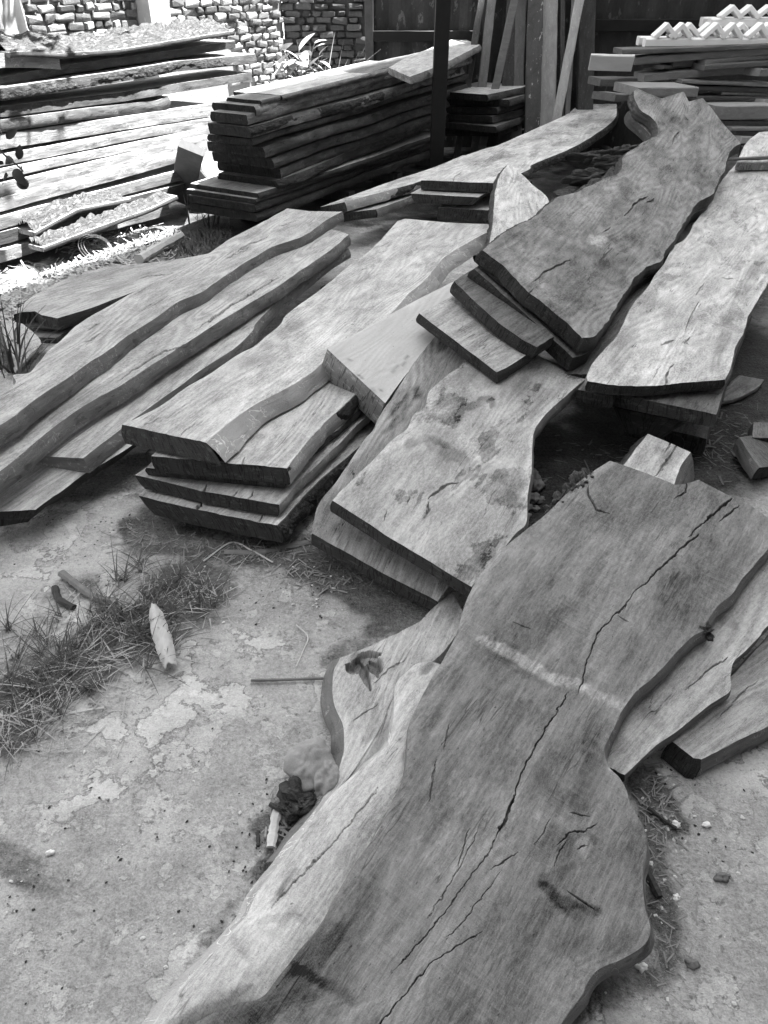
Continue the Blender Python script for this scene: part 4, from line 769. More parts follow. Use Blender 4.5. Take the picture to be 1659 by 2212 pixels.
def log(name, label, a, b, r, seed, mat=BARK, cat='log', rough=1.):
    a, b = np.asarray(a), np.asarray(b); ax = b-a; ln = np.linalg.norm(ax); ax = ax/ln; up = np.array([0, 0, 1.]); sd = np.cross(ax, up); sd /= np.linalg.norm(sd); up = np.cross(sd, ax)
    ns, nt = max(12, int(ln/.012)), 40; s = np.linspace(0, ln, ns)[:, None]; t = np.linspace(0, 2*math.pi, nt)[None]
    c, sn = np.cos(t)*2+10, np.sin(t)*2+10
    rr = r*(1+.12*rough*fbm(s*3+c*.4, sn*.4+s, seed, 3))+.012*rough*np.abs(fbm(s*14+c, sn*4+c*3, seed+1, 4))
    g = a+s[..., None]*ax+(rr*np.cos(t))[..., None]*sd+(rr*np.sin(t))[..., None]*up
    o = empty(name, label, cat, tuple(a)); m = mesh('bark', g.reshape(-1, 3), gridq(ns, nt, 0, True), mat, np.stack([(s+0*t).ravel(), (t*r+0*s).ravel()], 1), parent=o)
    for e, i in ((a, 0), (b, -1)):
        V = np.vstack([g[i], g[i].mean(0)[None]]); mesh('cut_end', V, [[j, j+1, nt] for j in range(nt-1)], END, np.c_[V[:, 0], V[:, 2]], parent=o)
    return o
log('bark_log', 'thin bark covered log lying in shadow below the pale split slab', at(1450, 955, .05), at(1540, 850, .07), .05, 3)
hp = empty('bark_heap', 'heap of rotten bark chunks in the dark hollow beside the twisted slab', 'bark heap', tuple(at(1250, 390, .2)))
for k_, (u, v, z, r) in enumerate([(1270, 385, .44, .09), (1330, 352, .5, .08), (1350, 330, .52, .08), (1300, 345, .36, .12)]): blob('chunk', at(u, v, z), (r*1.6, r*.7, r*.5), 100+k_, BARK, hp, .6, 24)
for k_, (l_, r_, z, lab) in enumerate([([(1182, 448), (1215, 425), (1262, 402), (1325, 362)], [(1205, 452), (1240, 430), (1290, 408), (1345, 380)], .43, 'ragged strip of loose bark filling the dark hollow'), ([(1195, 418), (1240, 396), (1300, 362)], [(1220, 428), (1268, 402), (1330, 368)], .39, 'second bark strip tucked deeper into the dark hollow'), ([(1255, 372), (1300, 345), (1335, 318)], [(1290, 382), (1325, 356), (1352, 330)], .40, 'dark rotten bark piece near the far end of the hollow')]):
    slab('bark_strip', lab, 'bark', l_, r_, [(l_[0][0], l_[0][1], z), (r_[0][0], r_[0][1], z-.02), (r_[-1][0], r_[-1][1], z+.04)], .03, mats=(BARKL if k_ == 0 else BARK, SIDED, BARK), res=.011, edge=.022, rough=.022, srough=.012, lump=.02)
slab('board_scrap', 'ragged grey board scrap lying on the dark soil under the pale slab', 'scrap', [(1535, 872), (1545, 850), (1580, 828), (1600, 812)], [(1560, 868), (1610, 850), (1640, 832), (1650, 820)], [(1540, 870, .05), (1600, 812, .06), (1640, 832, .03)], .025, mats=('old', END, SIDE), res=.012, edge=.008)
slab('board_offcut', 'short dark offcut with a black spot at the yard edge', 'offcut', [(1640, 1010), (1610, 965), (1597, 945)], [(1720, 1000), (1680, 965), (1630, 940)], [(1640, 1010, .08), (1597, 945, .10), (1680, 965, .06)], .06, mats=('old', END, SIDE), res=.01)
slab('board_offcut', 'small square offcut behind the black spotted one', 'offcut', [(1625, 945), (1628, 912)], [(1720, 950), (1720, 915)], [(1625, 945, .09), (1628, 912, .09), (1720, 915, .09)], .08, mats=('old', END, SIDED), res=.014)

# the five-slab stack in the middle
slab('top_slab', 'long pale slab with a rounded live edge topping the low stack', 'slab',
 [(264, 917), (291, 905), (346, 876), (400, 839), (455, 807), (509, 770), (549, 748), (575, 726), (606, 700), (622, 677), (688, 629), (723, 601), (755, 573), (794, 546), (826, 514), (858, 478)],
 [(444, 956), (491, 916), (546, 876), (603, 847), (655, 818), (700, 780), (760, 730), (840, 680), (880, 637), (917, 606), (959, 557), (1010, 525), (1056, 500)], [(264, 917, .36), (444, 956, .36), (858, 478, .36), (1056, 482, .36)], .062, E1=[(875, 472), (960, 480), (1056, 484)], mats=('c', END, SIDEL), res=.0085, wl=-.01, wr=.055, bulge=.006, bark='',
 cracks=[([(590, 620), (580, 640), (560, 655)], 3.5, .008), ([(505, 745), (520, 735)], 3, .005), ([(300, 925), (350, 900)], 2.5, .003), ([(380, 945), (430, 910)], 2.5, .003)], strokes=[([(560, 760), (500, 790)], 30, -.22), ([(600, 720), (640, 700)], 30, -.15), ([(700, 700), (620, 790), (520, 850)], 26, .14), ([(740, 620), (780, 600)], 20, -.18), ([(900, 500), (1000, 500)], 16, -.15)], ends=(.02, 0))
slab('timber_slab', 'second slab of the low stack, bright top showing beside the rounded edge', 'slab', [(326, 985), (420, 900), (560, 780), (760, 620)], [(619, 1012), (666, 951), (707, 907), (743, 875), (820, 800), (900, 720)], [(326, 975, .288), (619, 1010, .288), (743, 875, .288)], .062, mats=('c', END, SIDEL), res=.0085, wl=-.01, wr=.012, bark='r', group='low stack of five', cracks=[([(455, 1003), (457, 990)], 4, .02), ([(520, 1010), (528, 985)], 3, .01)], strokes=[([(640, 960), (560, 985)], 16, -.15)])
slab('timber_slab', 'thin third slab of the low stack', 'slab', [(316, 1010), (400, 920), (560, 790), (760, 640)], [(612, 1040), (660, 985), (760, 900), (850, 800)], [(316, 1000, .222), (612, 1035, .222), (760, 900, .222)], .03, mats=('c', END, SIDED), res=.012, wr=.0, group='low stack of five')
slab('timber_slab', 'fourth slab of the low stack with cracked ends sticking out', 'slab', [(293, 1027), (318, 1008), (420, 930), (600, 800), (760, 680)], [(603, 1090), (625, 1066), (652, 1035), (740, 950), (860, 830)], [(293, 1026, .186), (603, 1090, .186), (740, 950, .186)], .05, mats=('c', END, SIDEL), res=.0085, wr=-.01, wl=-.02, group='low stack of five', E0=[(360, 1042), (433, 1060), (520, 1076)], cracks=[([(433, 1066), (447, 1045)], 4, .04), ([(500, 1078), (515, 1058)], 3.5, .02), ([(535, 1085), (550, 1062)], 3, .015)])
slab('timber_slab', 'split bottom slab of the low stack with bark on its edge', 'slab', [(298, 1070), (318, 1052), (420, 960), (600, 830), (760, 700)], [(598, 1135), (640, 1090), (680, 1046), (764, 975), (880, 860)], [(298, 1068, .126), (598, 1133, .126), (764, 975, .126)], .068, mats=('c', END, SIDE), res=.0085, wl=-.05, wr=.015, bark='R', group='low stack of five', E0=[(360, 1085), (422, 1100), (520, 1120)], cracks=[([(422, 1108), (440, 1075)], 5, .05), ([(560, 1128), (570, 1110)], 3, .015)])
for i, s_ in enumerate((.15, 1.2, 2.2)):
    q = at(450, 1050, .03)[:2]+np.array([.28, .96])*s_
    tag(box('bearer', (q[0]-.32, q[1]+.1, .03), (q[0]+.32, q[1]-.1, .03), (0, 0, 1), .08, .056, DARKW, seed=i), 'dark bearer holding up the low five slab stack', 'bearer', 'bearers under the low stack')

# four slabs fanned out at the left
slab('timber_slab', 'long grey slab with worm tracks topping the fanned slabs', 'slab',
 [(-190, 985), (0, 852), (33, 828), (29, 810), (62, 805), (80, 785), (105, 756), (131, 734), (160, 708), (189, 687), (255, 650), (316, 617), (364, 596), (400, 574), (437, 556), (491, 519), (556, 486), (620, 451)],
 [(-130, 1010), (0, 919), (36, 894), (80, 861), (124, 832), (160, 807), (200, 778), (236, 756), (273, 726), (309, 704), (346, 679), (382, 654), (418, 639), (444, 625), (458, 614), (491, 592), (538, 563), (588, 534), (636, 518), (668, 502), (707, 474), (739, 457)],
 [(0, 852, .375), (0, 919, .365), (620, 451, .375), (739, 456, .375)], .066, E1=[(668, 456)], mats=('a', SIDE, SIDE), res=.008, wl=.0, wr=.012, rough=.004, srough=.005,
 cracks=[([(560, 520), (530, 532), (508, 545)], 4, .008), ([(590, 505), (545, 530), (490, 560)], 3, .006), ([(190, 715), (215, 700)], 4, .006), ([(180, 740), (220, 722)], 3, .005), ([(640, 475), (600, 490)], 3, .005)], strokes=[([(100, 780), (300, 690)], 26, -.12), ([(30, 880), (120, 800)], 20, .12), ([(520, 540), (512, 546)], 6, .3), ([(560, 500), (520, 520)], 6, -.3)], btone=-.03)
slab('timber_slab', 'bulging slab with a pale blotched streak second in the fan', 'slab', [(-180, 1075), (0, 930), (120, 850), (300, 720), (600, 540), (705, 492)], [(-120, 1100), (0, 1014), (36, 985), (91, 938), (145, 898), (200, 861), (255, 832), (298, 805), (342, 776), (405, 736), (473, 692), (540, 652), (603, 614), (660, 575), (705, 545), (753, 505)], [(0, 1014, .27), (200, 861, .285), (753, 505, .30), (300, 720, .30)], .064, mats=('a', SIDE, SIDE), res=.008, wr=.014, cup=-.006, cracks=[([(411, 742), (340, 765), (250, 825)], 4, .01), ([(600, 600), (480, 672), (420, 715)], 4, .012)], strokes=[([(330, 720), (270, 780), (190, 830)], 15, .35), ([(240, 800), (255, 795)], 6, -.4), ([(290, 765), (310, 750)], 7, -.35), ([(60, 930), (180, 850)], 30, -.2), ([(100, 920), (40, 965)], 14, .2)])
slab('timber_slab', 'brown edged slab third in the fan of slabs', 'slab', [(60, 985), (130, 940), (300, 800), (500, 640), (700, 520)], [(180, 990), (250, 935), (330, 875), (400, 825), (447, 790), (509, 750), (545, 715), (556, 695), (600, 650), (650, 610), (707, 563), (752, 535)], [(180, 990, .20), (447, 790, .212), (752, 535, .225)], .062, mats=('a', SIDE, SIDE), res=.01, wr=.006)
slab('timber_slab', 'lowest slab of the fan with a pointed dark end', 'slab', [(-80, 1110), (0, 1035), (150, 930), (330, 810)], [(76, 1101), (127, 1065), (182, 1025), (233, 996), (291, 959), (400, 880)], [(76, 1101, .13), (0, 1108, .13), (291, 959, .14)], .07, mats=('a', END, SIDED), res=.01, wr=-.05, wl=-.02, btone=-.1)
slab('timber_slab', 'slab with a broken dark corner lying behind the fanned slabs', 'slab', [(29, 679), (73, 639), (160, 596), (255, 574), (364, 563), (450, 548)], [(124, 688), (182, 670), (250, 645), (316, 620), (420, 582), (500, 556)], [(29, 679, .13), (124, 688, .13), (420, 570, .15)], .065, E0=[(50, 673), (76, 672), (90, 680)], mats=('a', END, SIDED), res=.012, cracks=[([(300, 600), (340, 595), (395, 588)], 3.5, .008), ([(175, 590), (165, 600)], 4, .008)], btone=.0)
slab('board_scrap', 'flat old board lying on the ground under the broken cornered slab', 'scrap', [(60, 728), (130, 690), (260, 640)], [(120, 730), (170, 705), (300, 650)], [(60, 728, .035), (130, 690, .035), (170, 705, .035)], .03, mats=('old', END, SIDED), res=.02)
slab('board_scrap', 'pale offcut propped up among tall grass blades', 'scrap', [(36, 800), (14, 745), (5, 690)], [(62, 770), (88, 738), (50, 700)], [(36, 800, .03), (88, 738, .07), (5, 690, .16)], .03, mats=('pale', ENDL, SIDEL), res=.012)
# slabs running back behind the low stack
slab('timber_slab', 'long light slab with bark edge reaching towards the sheet fence', 'slab', [(910, 389), (960, 354), (1042, 323), (1079, 312), (1154, 279), (1221, 249), (1247, 227), (1254, 215)], [(1068, 396), (1100, 384), (1143, 366), (1150, 356), (1191, 338), (1228, 323), (1280, 294), (1328, 256), (1332, 221)], [(910, 389, .40), (1068, 395, .40), (1254, 215, .45), (1332, 221, .45)], .065, mats=('r', END, SIDED), res=.012, wr=.01, bark='R', cracks=[([(978, 394), (985, 380), (1000, 370)], 3, .01)], strokes=[([(1010, 350), (1080, 335)], 10, -.25), ([(1150, 300), (1250, 260)], 8, -.2)])
slab('timber_slab', 'light slab one step lower sticking out to the near side', 'slab', [(693, 447), (770, 419), (850, 390), (930, 364), (1000, 335)], [(745, 436), (831, 413), (908, 391), (960, 372), (1050, 340)], [(693, 447, .33), (745, 434, .33), (930, 364, .335)], .06, mats=('r', END, SIDEL), res=.014, wr=.02, bark='r')
slab('timber_slab', 'dark ended slab below the stepped light slab', 'slab', [(735, 462), (800, 430), (900, 392)], [(812, 452), (908, 418), (990, 385)], [(735, 462, .25), (812, 452, .25), (908, 418, .25)], .055, mats=('a', END, SIDE), res=.018, wr=.01)
slab('timber_slab', 'second slab under the near end of the long light slab', 'slab', [(887, 418), (930, 395), (1000, 360)], [(1033, 426), (1075, 402), (1140, 370)], [(887, 414, .325), (1033, 424, .325), (1068, 395, .325)], .06, mats=('a', END, SIDED), res=.016, wl=-.03, wr=-.04)
slab('timber_slab', 'cracked lowest slab under the near end of the long light slab', 'slab', [(947, 448), (990, 420), (1050, 390)], [(1054, 454), (1090, 425), (1150, 390)], [(947, 451, .235), (1054, 455, .235), (1090, 425, .235)], .09, mats=('a', END, SIDED), res=.016, wr=-.02)
slab('slab_stub', 'pale pointed slab stub with bark tilted up beside the twisted slab', 'slab', [(1057, 560), (1058, 528), (1066, 464), (1071, 409), (1082, 376), (1097, 357)], [(1120, 560), (1150, 500), (1186, 437), (1150, 398), (1125, 374), (1104, 357)], [(1055, 528, .49), (1183, 437, .55), (1098, 357, .62)], .05, mats=('r', END, SIDE), res=.012, wl=.02, bark='L', cracks=[([(1140, 430), (1150, 470)], 2.5, .008), ([(1160, 440), (1162, 465)], 2, .006)])
slab('board_scrap', 'small board lying flat behind the long light slab', 'scrap', [(1088, 283), (1110, 258)], [(1165, 279), (1202, 250)], [(1088, 283, .20), (1165, 279, .20), (1202, 250, .20)], .04, mats=('a', END, SIDED), res=.02)
tag(blob('wood_chunk', at(1196, 245, .3), (.05, .05, .07), 4, SIDE), 'small rounded wood chunk at the foot of the pale leaning plank', 'chunk')
slab('timber_slab', 'pale slab end leaning in from beyond the long split slab', 'slab', [(1592, 352), (1612, 310), (1640, 285)], [(1700, 352), (1720, 310), (1740, 280)], [(1592, 352, .50), (1700, 352, .48), (1640, 285, .55)], .05, mats=('r', ENDL, SIDEL), res=.02)
tag(box('lath', at(1570, 345, .52), at(1700, 339, .52), (0, 0, 1), .04, .02, WEAD), 'thin dark lath lying across the far end of the pale slab', 'lath')
# planks leaning on the sunlit stack
a = at(392, 430, .06); b = at(414, 318, .56)
tag(box('leaning_plank', a, b, (.95, -.3, 0), .07, .19, plain('dark_leaning_plank', .09, .4, 9., .85, .4, (3, 3, .4)), seed=5), 'dark plank leaning upright between the two tall stacks', 'plank')
a = at(408, 440, .06); b = at(445, 380, .28)
tag(box('leaning_plank', a, b, (.85, -.5, 0), .045, .13, DARKW, seed=6), 'short dark plank propped against the tall stack near its base', 'plank')

# ------------------------------------------------------------------ grass, plants, litter
R4 = np.random.default_rng(11)
def blades(name, pts, hts, width, mat, label, cat, lean=.6, curve=.6, seg=5, z0=0., kind='stuff', droop=.5):
    n_ = len(pts); az = R4.uniform(0, 2*np.pi, n_); V = []; k = np.linspace(0, 1, seg)
    ln = np.asarray(hts); lv = np.abs(R4.normal(lean, .28, n_)); cv = R4.uniform(.2, 1.2, n_)*curve; w = width*R4.uniform(.6, 1.3, n_)
    th = lv[:, None]+cv[:, None]*k[None]; th = np.minimum(th, 1.75)
    dr = np.cumsum(np.sin(th)*ln[:, None]/seg, 1); dzv = np.cumsum(np.cos(th)*ln[:, None]/seg, 1)
    dr -= dr[:, :1]; dzv -= dzv[:, :1]; dzv = np.maximum(dzv, -.0+0*dzv)
    cx, sx = np.cos(az)[:, None], np.sin(az)[:, None]; tw = R4.uniform(0, 2*np.pi, n_)[:, None]
    X = pts[:, :1]+dr*cx; Y = pts[:, 1:2]+dr*sx; Z = z0+.003+dzv
    ww = w[:, None]*(1-k[None]**2*.92)/2; px_, py_ = -sx+.5*np.cos(tw), cx+.5*np.sin(tw)
    V = np.stack([np.stack([X-px_*ww, Y-py_*ww, Z], -1), np.stack([X+px_*ww, Y+py_*ww, Z+.0006], -1)], 2).reshape(n_, seg*2, 3)
    base = np.arange(n_)[:, None]*seg*2; f = np.array([[2*i, 2*i+1, 2*i+3, 2*i+2] for i in range(seg-1)])
    Q = (base[:, :, None]+f[None]).reshape(-1, 4)
    o = mesh(name, V.reshape(-1, 3), Q, mat); return tag(o, label, cat, kind=kind)
def scatter(specs, tuft=0):
    out = []
    for u, v, su, sv, n_ in specs:
        if tuft: nc = max(3, n_//tuft); c_ = np.stack([R4.normal(u, su, nc), R4.normal(v, sv, nc)], 1); p = c_[R4.integers(0, nc, n_)]+R4.normal(0, 1, (n_, 2))*[5, 3.5]
        else: p = np.stack([R4.normal(u, su, n_), R4.normal(v, sv, n_)], 1)
        out.append(at(p[:, 0], p[:, 1], 0.)[:, :2])
    return np.vstack(out)
GR = plain('green_grass_blade', .085, .5, 30., .7, .1); DRY = plain('dry_grass_blade', .36, .4, 30., .8, .1); DKG = plain('dark_weed_blade', .05, .4, 20., .6, .1)
sp = [(230, 1355, 55, 32, 230), (300, 1365, 40, 32, 230), (170, 1410, 60, 38, 260), (60, 1500, 55, 45, 200), (10, 1595, 28, 40, 80), (380, 1270, 55, 26, 170), (330, 1230, 40, 20, 60), (445, 1275, 36, 20, 60), (110, 1465, 55, 32, 130)]
g = scatter(sp, 16)
blades('grass', g, R4.uniform(.04, .20, len(g))*R4.uniform(.6, 1.2, len(g)), .0027, GR, 'straggly green grass growing from a crack in the yard', 'grass', .75, .9)
g = scatter([(230, 1400, 90, 60, 170), (80, 1500, 70, 60, 150), (400, 1280, 60, 30, 120), (40, 1600, 40, 40, 60), (130, 1560, 60, 25, 50), (300, 1340, 80, 40, 120), (150, 1420, 80, 50, 120)])
blades('dry_grass', g, R4.uniform(.05, .16, len(g)), .0030, DRY, 'dry straw mixed into the yard grass', 'straw', 1.25, .3)
g = scatter([(430, 520, 30, 14, 650), (400, 545, 22, 8, 250), (470, 510, 14, 8, 160)])
blades('grass', g, R4.uniform(.04, .13, len(g)), .006, GR, 'short leafy weeds between the tall stack and the fanned slabs', 'weeds', .8, .9)
g = scatter([(455, 490, 18, 6, 26)]); blades('grass', g, R4.uniform(.25, .5, len(g)), .009, GR, 'tall thin grass stalks in front of the tall stack base', 'grass', .15, .8, 8)
g = scatter([(32, 800, 18, 14, 40)]); blades('grass', g, R4.uniform(.25, .48, len(g)), .010, DKG, 'tall dark grass blades beside the pale propped offcut', 'grass', .2, 1., 8)
# litter strips: shavings, straw, chips
def chips(name, label, cat, specs, ln, wd, mat, z0=.004, tilt=.25, curl=.0, n=4):
    p = scatter(specs); V = []; Q = []
    for i, (x, y) in enumerate(p):
        a = R4.uniform(0, 6.28); l = R4.uniform(*ln); w = R4.uniform(*wd); c, s = math.cos(a), math.sin(a); tl = R4.normal(0, tilt); b = len(V); cu = R4.uniform(0, curl)
        for k in range(n):
            t = k/(n-1)-.5; zz = z0+max(0, math.sin(abs(tl))*l*(t+.5))+cu*l*(t*t*4)*.5; ro = R4.normal(0, .25)*w
            for sg in (-1, 1): V.append((x+c*t*l-s*sg*w/2, y+s*t*l+c*sg*w/2, zz+sg*ro*.5+abs(ro)*.5))
        Q += [[b+2*k, b+2*k+1, b+2*k+3, b+2*k+2] for k in range(n-1)]
    return tag(mesh(name, V, np.array(Q), mat, smooth=False), label, cat, kind='stuff')
CHIP = plain('pale_wood_chip', .50, .3, 40., .85, .2); CHIPM = plain('grey_wood_chip', .22, .4, 40., .85, .2); CHIPD2 = plain('dull_wood_chip', .10, .5, 40., .9, .3); CHIPD = plain('dark_bark_crumb', .035, .5, 40., .9, .3)
chips('wood_shavings', 'bright heap of wood shavings at the foot of the sunlit stack', 'shavings', [(250, 545, 50, 16, 700), (160, 590, 60, 10, 420), (60, 640, 50, 14, 420), (320, 520, 30, 10, 260), (20, 680, 30, 10, 160)], (.02, .15), (.003, .013), CHIP, .006, .22, .15, 5)
chips('wood_litter', 'splinters and chips on the dirt beside the huge slab', 'litter', [(1420, 1730, 24, 40, 80), (1435, 1850, 22, 60, 60), (1450, 1980, 30, 60, 40), (1400, 2090, 60, 40, 40)], (.004, .045), (.001, .004), CHIPM, .003, .10)
chips('wood_litter', 'splinters and straw near the end of the low stack', 'litter', [(700, 1250, 70, 25, 110), (560, 1195, 60, 16, 90), (400, 1190, 60, 20, 60), (620, 1790, 25, 30, 60), (300, 1160, 60, 20, 40)], (.01, .06), (.002, .005), CHIPM, .004, .12)
chips('wood_litter', 'chips scattered on dark soil below the pale split slab', 'litter', [(1560, 930, 60, 40, 90), (1300, 990, 60, 40, 50), (1500, 1000, 60, 20, 60)], (.008, .07), (.002, .009), CHIPD2, .004, .15)
def pebbles(name, label, specs, rr, mat, flat=.6):
    p = scatter(specs); V = []; Q = []; ico = np.array([(1, 0, 0), (-1, 0, 0), (0, 1, 0), (0, -1, 0), (0, 0, 1), (0, 0, -1), (.6, .6, .5), (-.6, .6, .5), (.6, -.6, .5), (-.6, -.6, .5)])
    fs = [[4, 6, 7], [4, 7, 9], [4, 9, 8], [4, 8, 6], [6, 2, 7], [7, 1, 9], [9, 3, 8], [8, 0, 6], [0, 2, 6], [2, 1, 7], [1, 3, 9], [3, 0, 8]]
    for x, y in p:
        r = R4.uniform(*rr); b = len(V); a = R4.uniform(0, 6.28); c, s = math.cos(a), math.sin(a)
        q = ico*R4.uniform(.7, 1.25, ico.shape)*r*np.array([1.25, .85, flat])
        V += [(x+c*u-s*v, y+s*u+c*v, w+r*flat*.35) for u, v, w in q]; Q += [[b+i for i in f] for f in fs]
    return tag(mesh(name, V, np.array(Q), mat, smooth=False), label, 'pebbles', kind='stuff')
yard = [(250, 1850, 220, 200, 60), (1530, 1950, 90, 170, 40), (200, 1200, 150, 60, 40)]
pebbles('soil_crumbs', 'small dark crumbs and droppings on the worn concrete', yard+[(1430, 1850, 25, 110, 130), (640, 1260, 90, 40, 120), (600, 1850, 60, 60, 60), (350, 1150, 120, 30, 90)], (.001, .0042), CHIPD)
pebbles('stone_grit', 'pale grit scattered along the dirt strip', [(1430, 1850, 30, 120, 55), (300, 1900, 260, 200, 22), (1560, 1900, 60, 160, 16), (700, 1280, 80, 30, 22), (1350, 2120, 60, 40, 20), (400, 1180, 120, 30, 16)], (.0015, .006), CHIP)
STONE = plain('grey_stone', .16, .4, 25., .85, .5); STONEW = plain('white_stone', .75, .1, 20., .7, .2)
for i, (u, v, r) in enumerate([(1146, 1030, .035), (1160, 1050, .03), (1152, 1075, .024), (1140, 1095, .02), (1168, 1080, .018), (1136, 1115, .017), (1158, 1100, .014)]):
    tag(blob('stone', at(u, v, r*.5), (r, r*1.1, r*.75), 60+i, STONE, None, .35, 12), 'grey rubble stone beside the stained slab edge', 'stone', 'rubble stones between the slabs')
for i, (u, v, r, lab) in enumerate([(1527, 1782, .009, 'white pebble alone on clean concrete by the huge slab'), (1463, 1938, .008, 'white chip at the edge of the dirt strip'), (108, 1841, .008, 'white flake on the dark patch of concrete'), (1493, 2080, .012, 'dark stub of stone in the concrete corner'), (1460, 1780, .009, 'pale pebble in the dirt under the protruding slab'), (1560, 1895, .014, 'brown clod on the open concrete'), (1385, 2090, .010, 'round pale pebble under the slab tip')]):
    tag(blob('pebble', at(u, v, r*.45), (r*1.1, r*.85, r*.6), 80+i, STONEW if 'white' in lab or 'pale' in lab else STONE, None, .4, 10), lab, 'pebble')
def stick(label, pts, r, mat, z=.008, flat=1., name='stick', cat='stick'):
    w = [at(u, v, z+(k*.0)) for k, (u, v) in enumerate(pts)]; w = resample(np.array(w), max(6, len(w)*5), len(w) > 2); nn = len(w); V = []
    for i in range(nn):
        d = w[min(i+1, nn-1)]-w[max(i-1, 0)]; d /= np.linalg.norm(d); s = np.array([d[1], -d[0], 0]); s /= np.linalg.norm(s)+1e-9; rr = r*(.8+.4*R4.random())
        for a in range(6): V.append(w[i]+s*math.cos(a*math.pi/3)*rr+np.array([0, 0, 1])*math.sin(a*math.pi/3)*rr*flat)
    Q = [[i*6+a, i*6+(a+1) % 6, (i+1)*6+(a+1) % 6, (i+1)*6+a] for i in range(nn-1) for a in range(6)]+[list(range(6)), list(range((nn-1)*6, nn*6))]
    o = mesh(name, V, Q, mat, smooth=False); return tag(o, label, cat)
STK = plain('dry_stick', .16, .5, 20., .85, .3); STKP = plain('pale_splinter', .48, .3, 20., .8, .3); STKD = plain('dark_stick', .04, .4, 20., .8, .3)
stick('long thin stick lying beside the rotten limb slab', [(542, 1470), (620, 1468), (708, 1465)], .0045, STK)
stick('pale straw bent in front of the low stack', [(440, 1212), (500, 1172), (545, 1190), (590, 1215)], .003, STKP)
stick('flat bark strip on the ground beside the low stack', [(485, 1192), (560, 1192), (640, 1176), (690, 1166)], .013, STK, .006, .35, 'bark_strip', 'strip')
stick('pale split stake standing in the dirt by the pale slab', [(585, 1830), (592, 1785), (600, 1745)], .011, STKP, .012, .5, 'stake', 'stake')
stick('dark stick crossing the pale split stake', [(583, 1737), (615, 1755), (650, 1775)], .006, STKD, .022)
stick('small dark splinter standing left of the pale stake', [(557, 1795), (558, 1828)], .005, STKD)
stick('dark stick poking out from under the huge slab', [(1386, 1853), (1400, 1885), (1425, 1938)], .009, STKD, .01)
stick('short dark stick in the dirt under the protruding slab', [(1400, 1745), (1430, 1768), (1460, 1790)], .005, STKD)
stick('pale straw piece on the concrete by the grass', [(140, 1545), (190, 1535), (225, 1530)], .004, STKP)
stick('thin twig lying on concrete between grass and slab', [(640, 1440), (655, 1405), (665, 1375), (640, 1350)], .002, STKP)
stick('dark driftwood piece poking up behind the grass', [(133, 1238), (165, 1262), (205, 1290), (250, 1300)], .013, STK, .016, .8, 'driftwood', 'driftwood')
stick('curved dark root piece lying beside the driftwood', [(118, 1268), (128, 1295), (160, 1312)], .012, STKD, .012, .8, 'root', 'root')
stick('sunlit pale pole lying in the wood shavings', [(300, 560), (350, 530), (392, 508)], .035, plain('sunlit_pole', .5, .2, 9.), .05, .9, 'pole', 'pole')
stick('splintered stick under the broken cornered slab', [(100, 700), (160, 690), (210, 680)], .018, STK, .03)
# pale husk in the grass: a curved sheath
ns, nt = 26, 9; s = np.linspace(0, 1, ns)[:, None]; t = np.linspace(-1, 1, nt)[None]
c0_, c1_ = at(332, 1312, .05), at(368, 1440, .02); ax = (c1_-c0_); sdv = np.array([ax[1], -ax[0], 0]); sdv /= np.linalg.norm(sdv)
wv = np.interp(s, [0, .15, .5, .85, 1], [.012, .021, .027, .024, .017])*(1+.16*fbm(s*9+0*t, np.sign(t)*3+0*s, 5, 4)); g = c0_+(s+.09*fbm(t*2.5+0*s, 0*s+0*t, 21, 3)*(np.abs(2*s-1)**3))[..., None]*ax+(wv*t)[..., None]*sdv; g[..., 2] += .022*(1-t**2)+.006*fbm(s*7, t*2, 9, 3)
tag(mesh('husk', np.concatenate([g, g-[0, 0, .004]]).reshape(-1, 3), np.vstack([gridq(ns, nt), gridq(ns, nt, ns*nt, True)]), plain('pale_husk', .46, .3, 22., .8, .3, (3, 1, 1))), 'pale curled bark husk lying in the grass', 'husk')
# curled rings of shaving
def ring(label, u, v, z, r, n_=3):
    c = at(u, v, z); V = []; Q = []; k = 60*n_; f = np.array([0, -math.sin(.3), math.cos(.3)]); x = np.array([1, 0, 0.])
    for i in range(k+1):
        a = 2*math.pi*i/60; rr = r*(1-.12*i/60+.02*math.sin(a*3)); o_ = np.array([.0, .012*i/60, 0]); p = c+x*math.cos(a)*rr+f*math.sin(a)*rr+o_; V += [p+[0, -.004, 0], p+[0, .004, 0]]
    Q = [[2*i, 2*i+1, 2*i+3, 2*i+2] for i in range(k)]
    return tag(mesh('shaving_coil', V, np.array(Q), CHIP), label, 'coil')
ring('large coiled strip standing in the bright wood shavings', 206, 538, .13, .115); ring('smaller coiled strip at the dark foot of the sunlit stack', 58, 596, .09, .085)
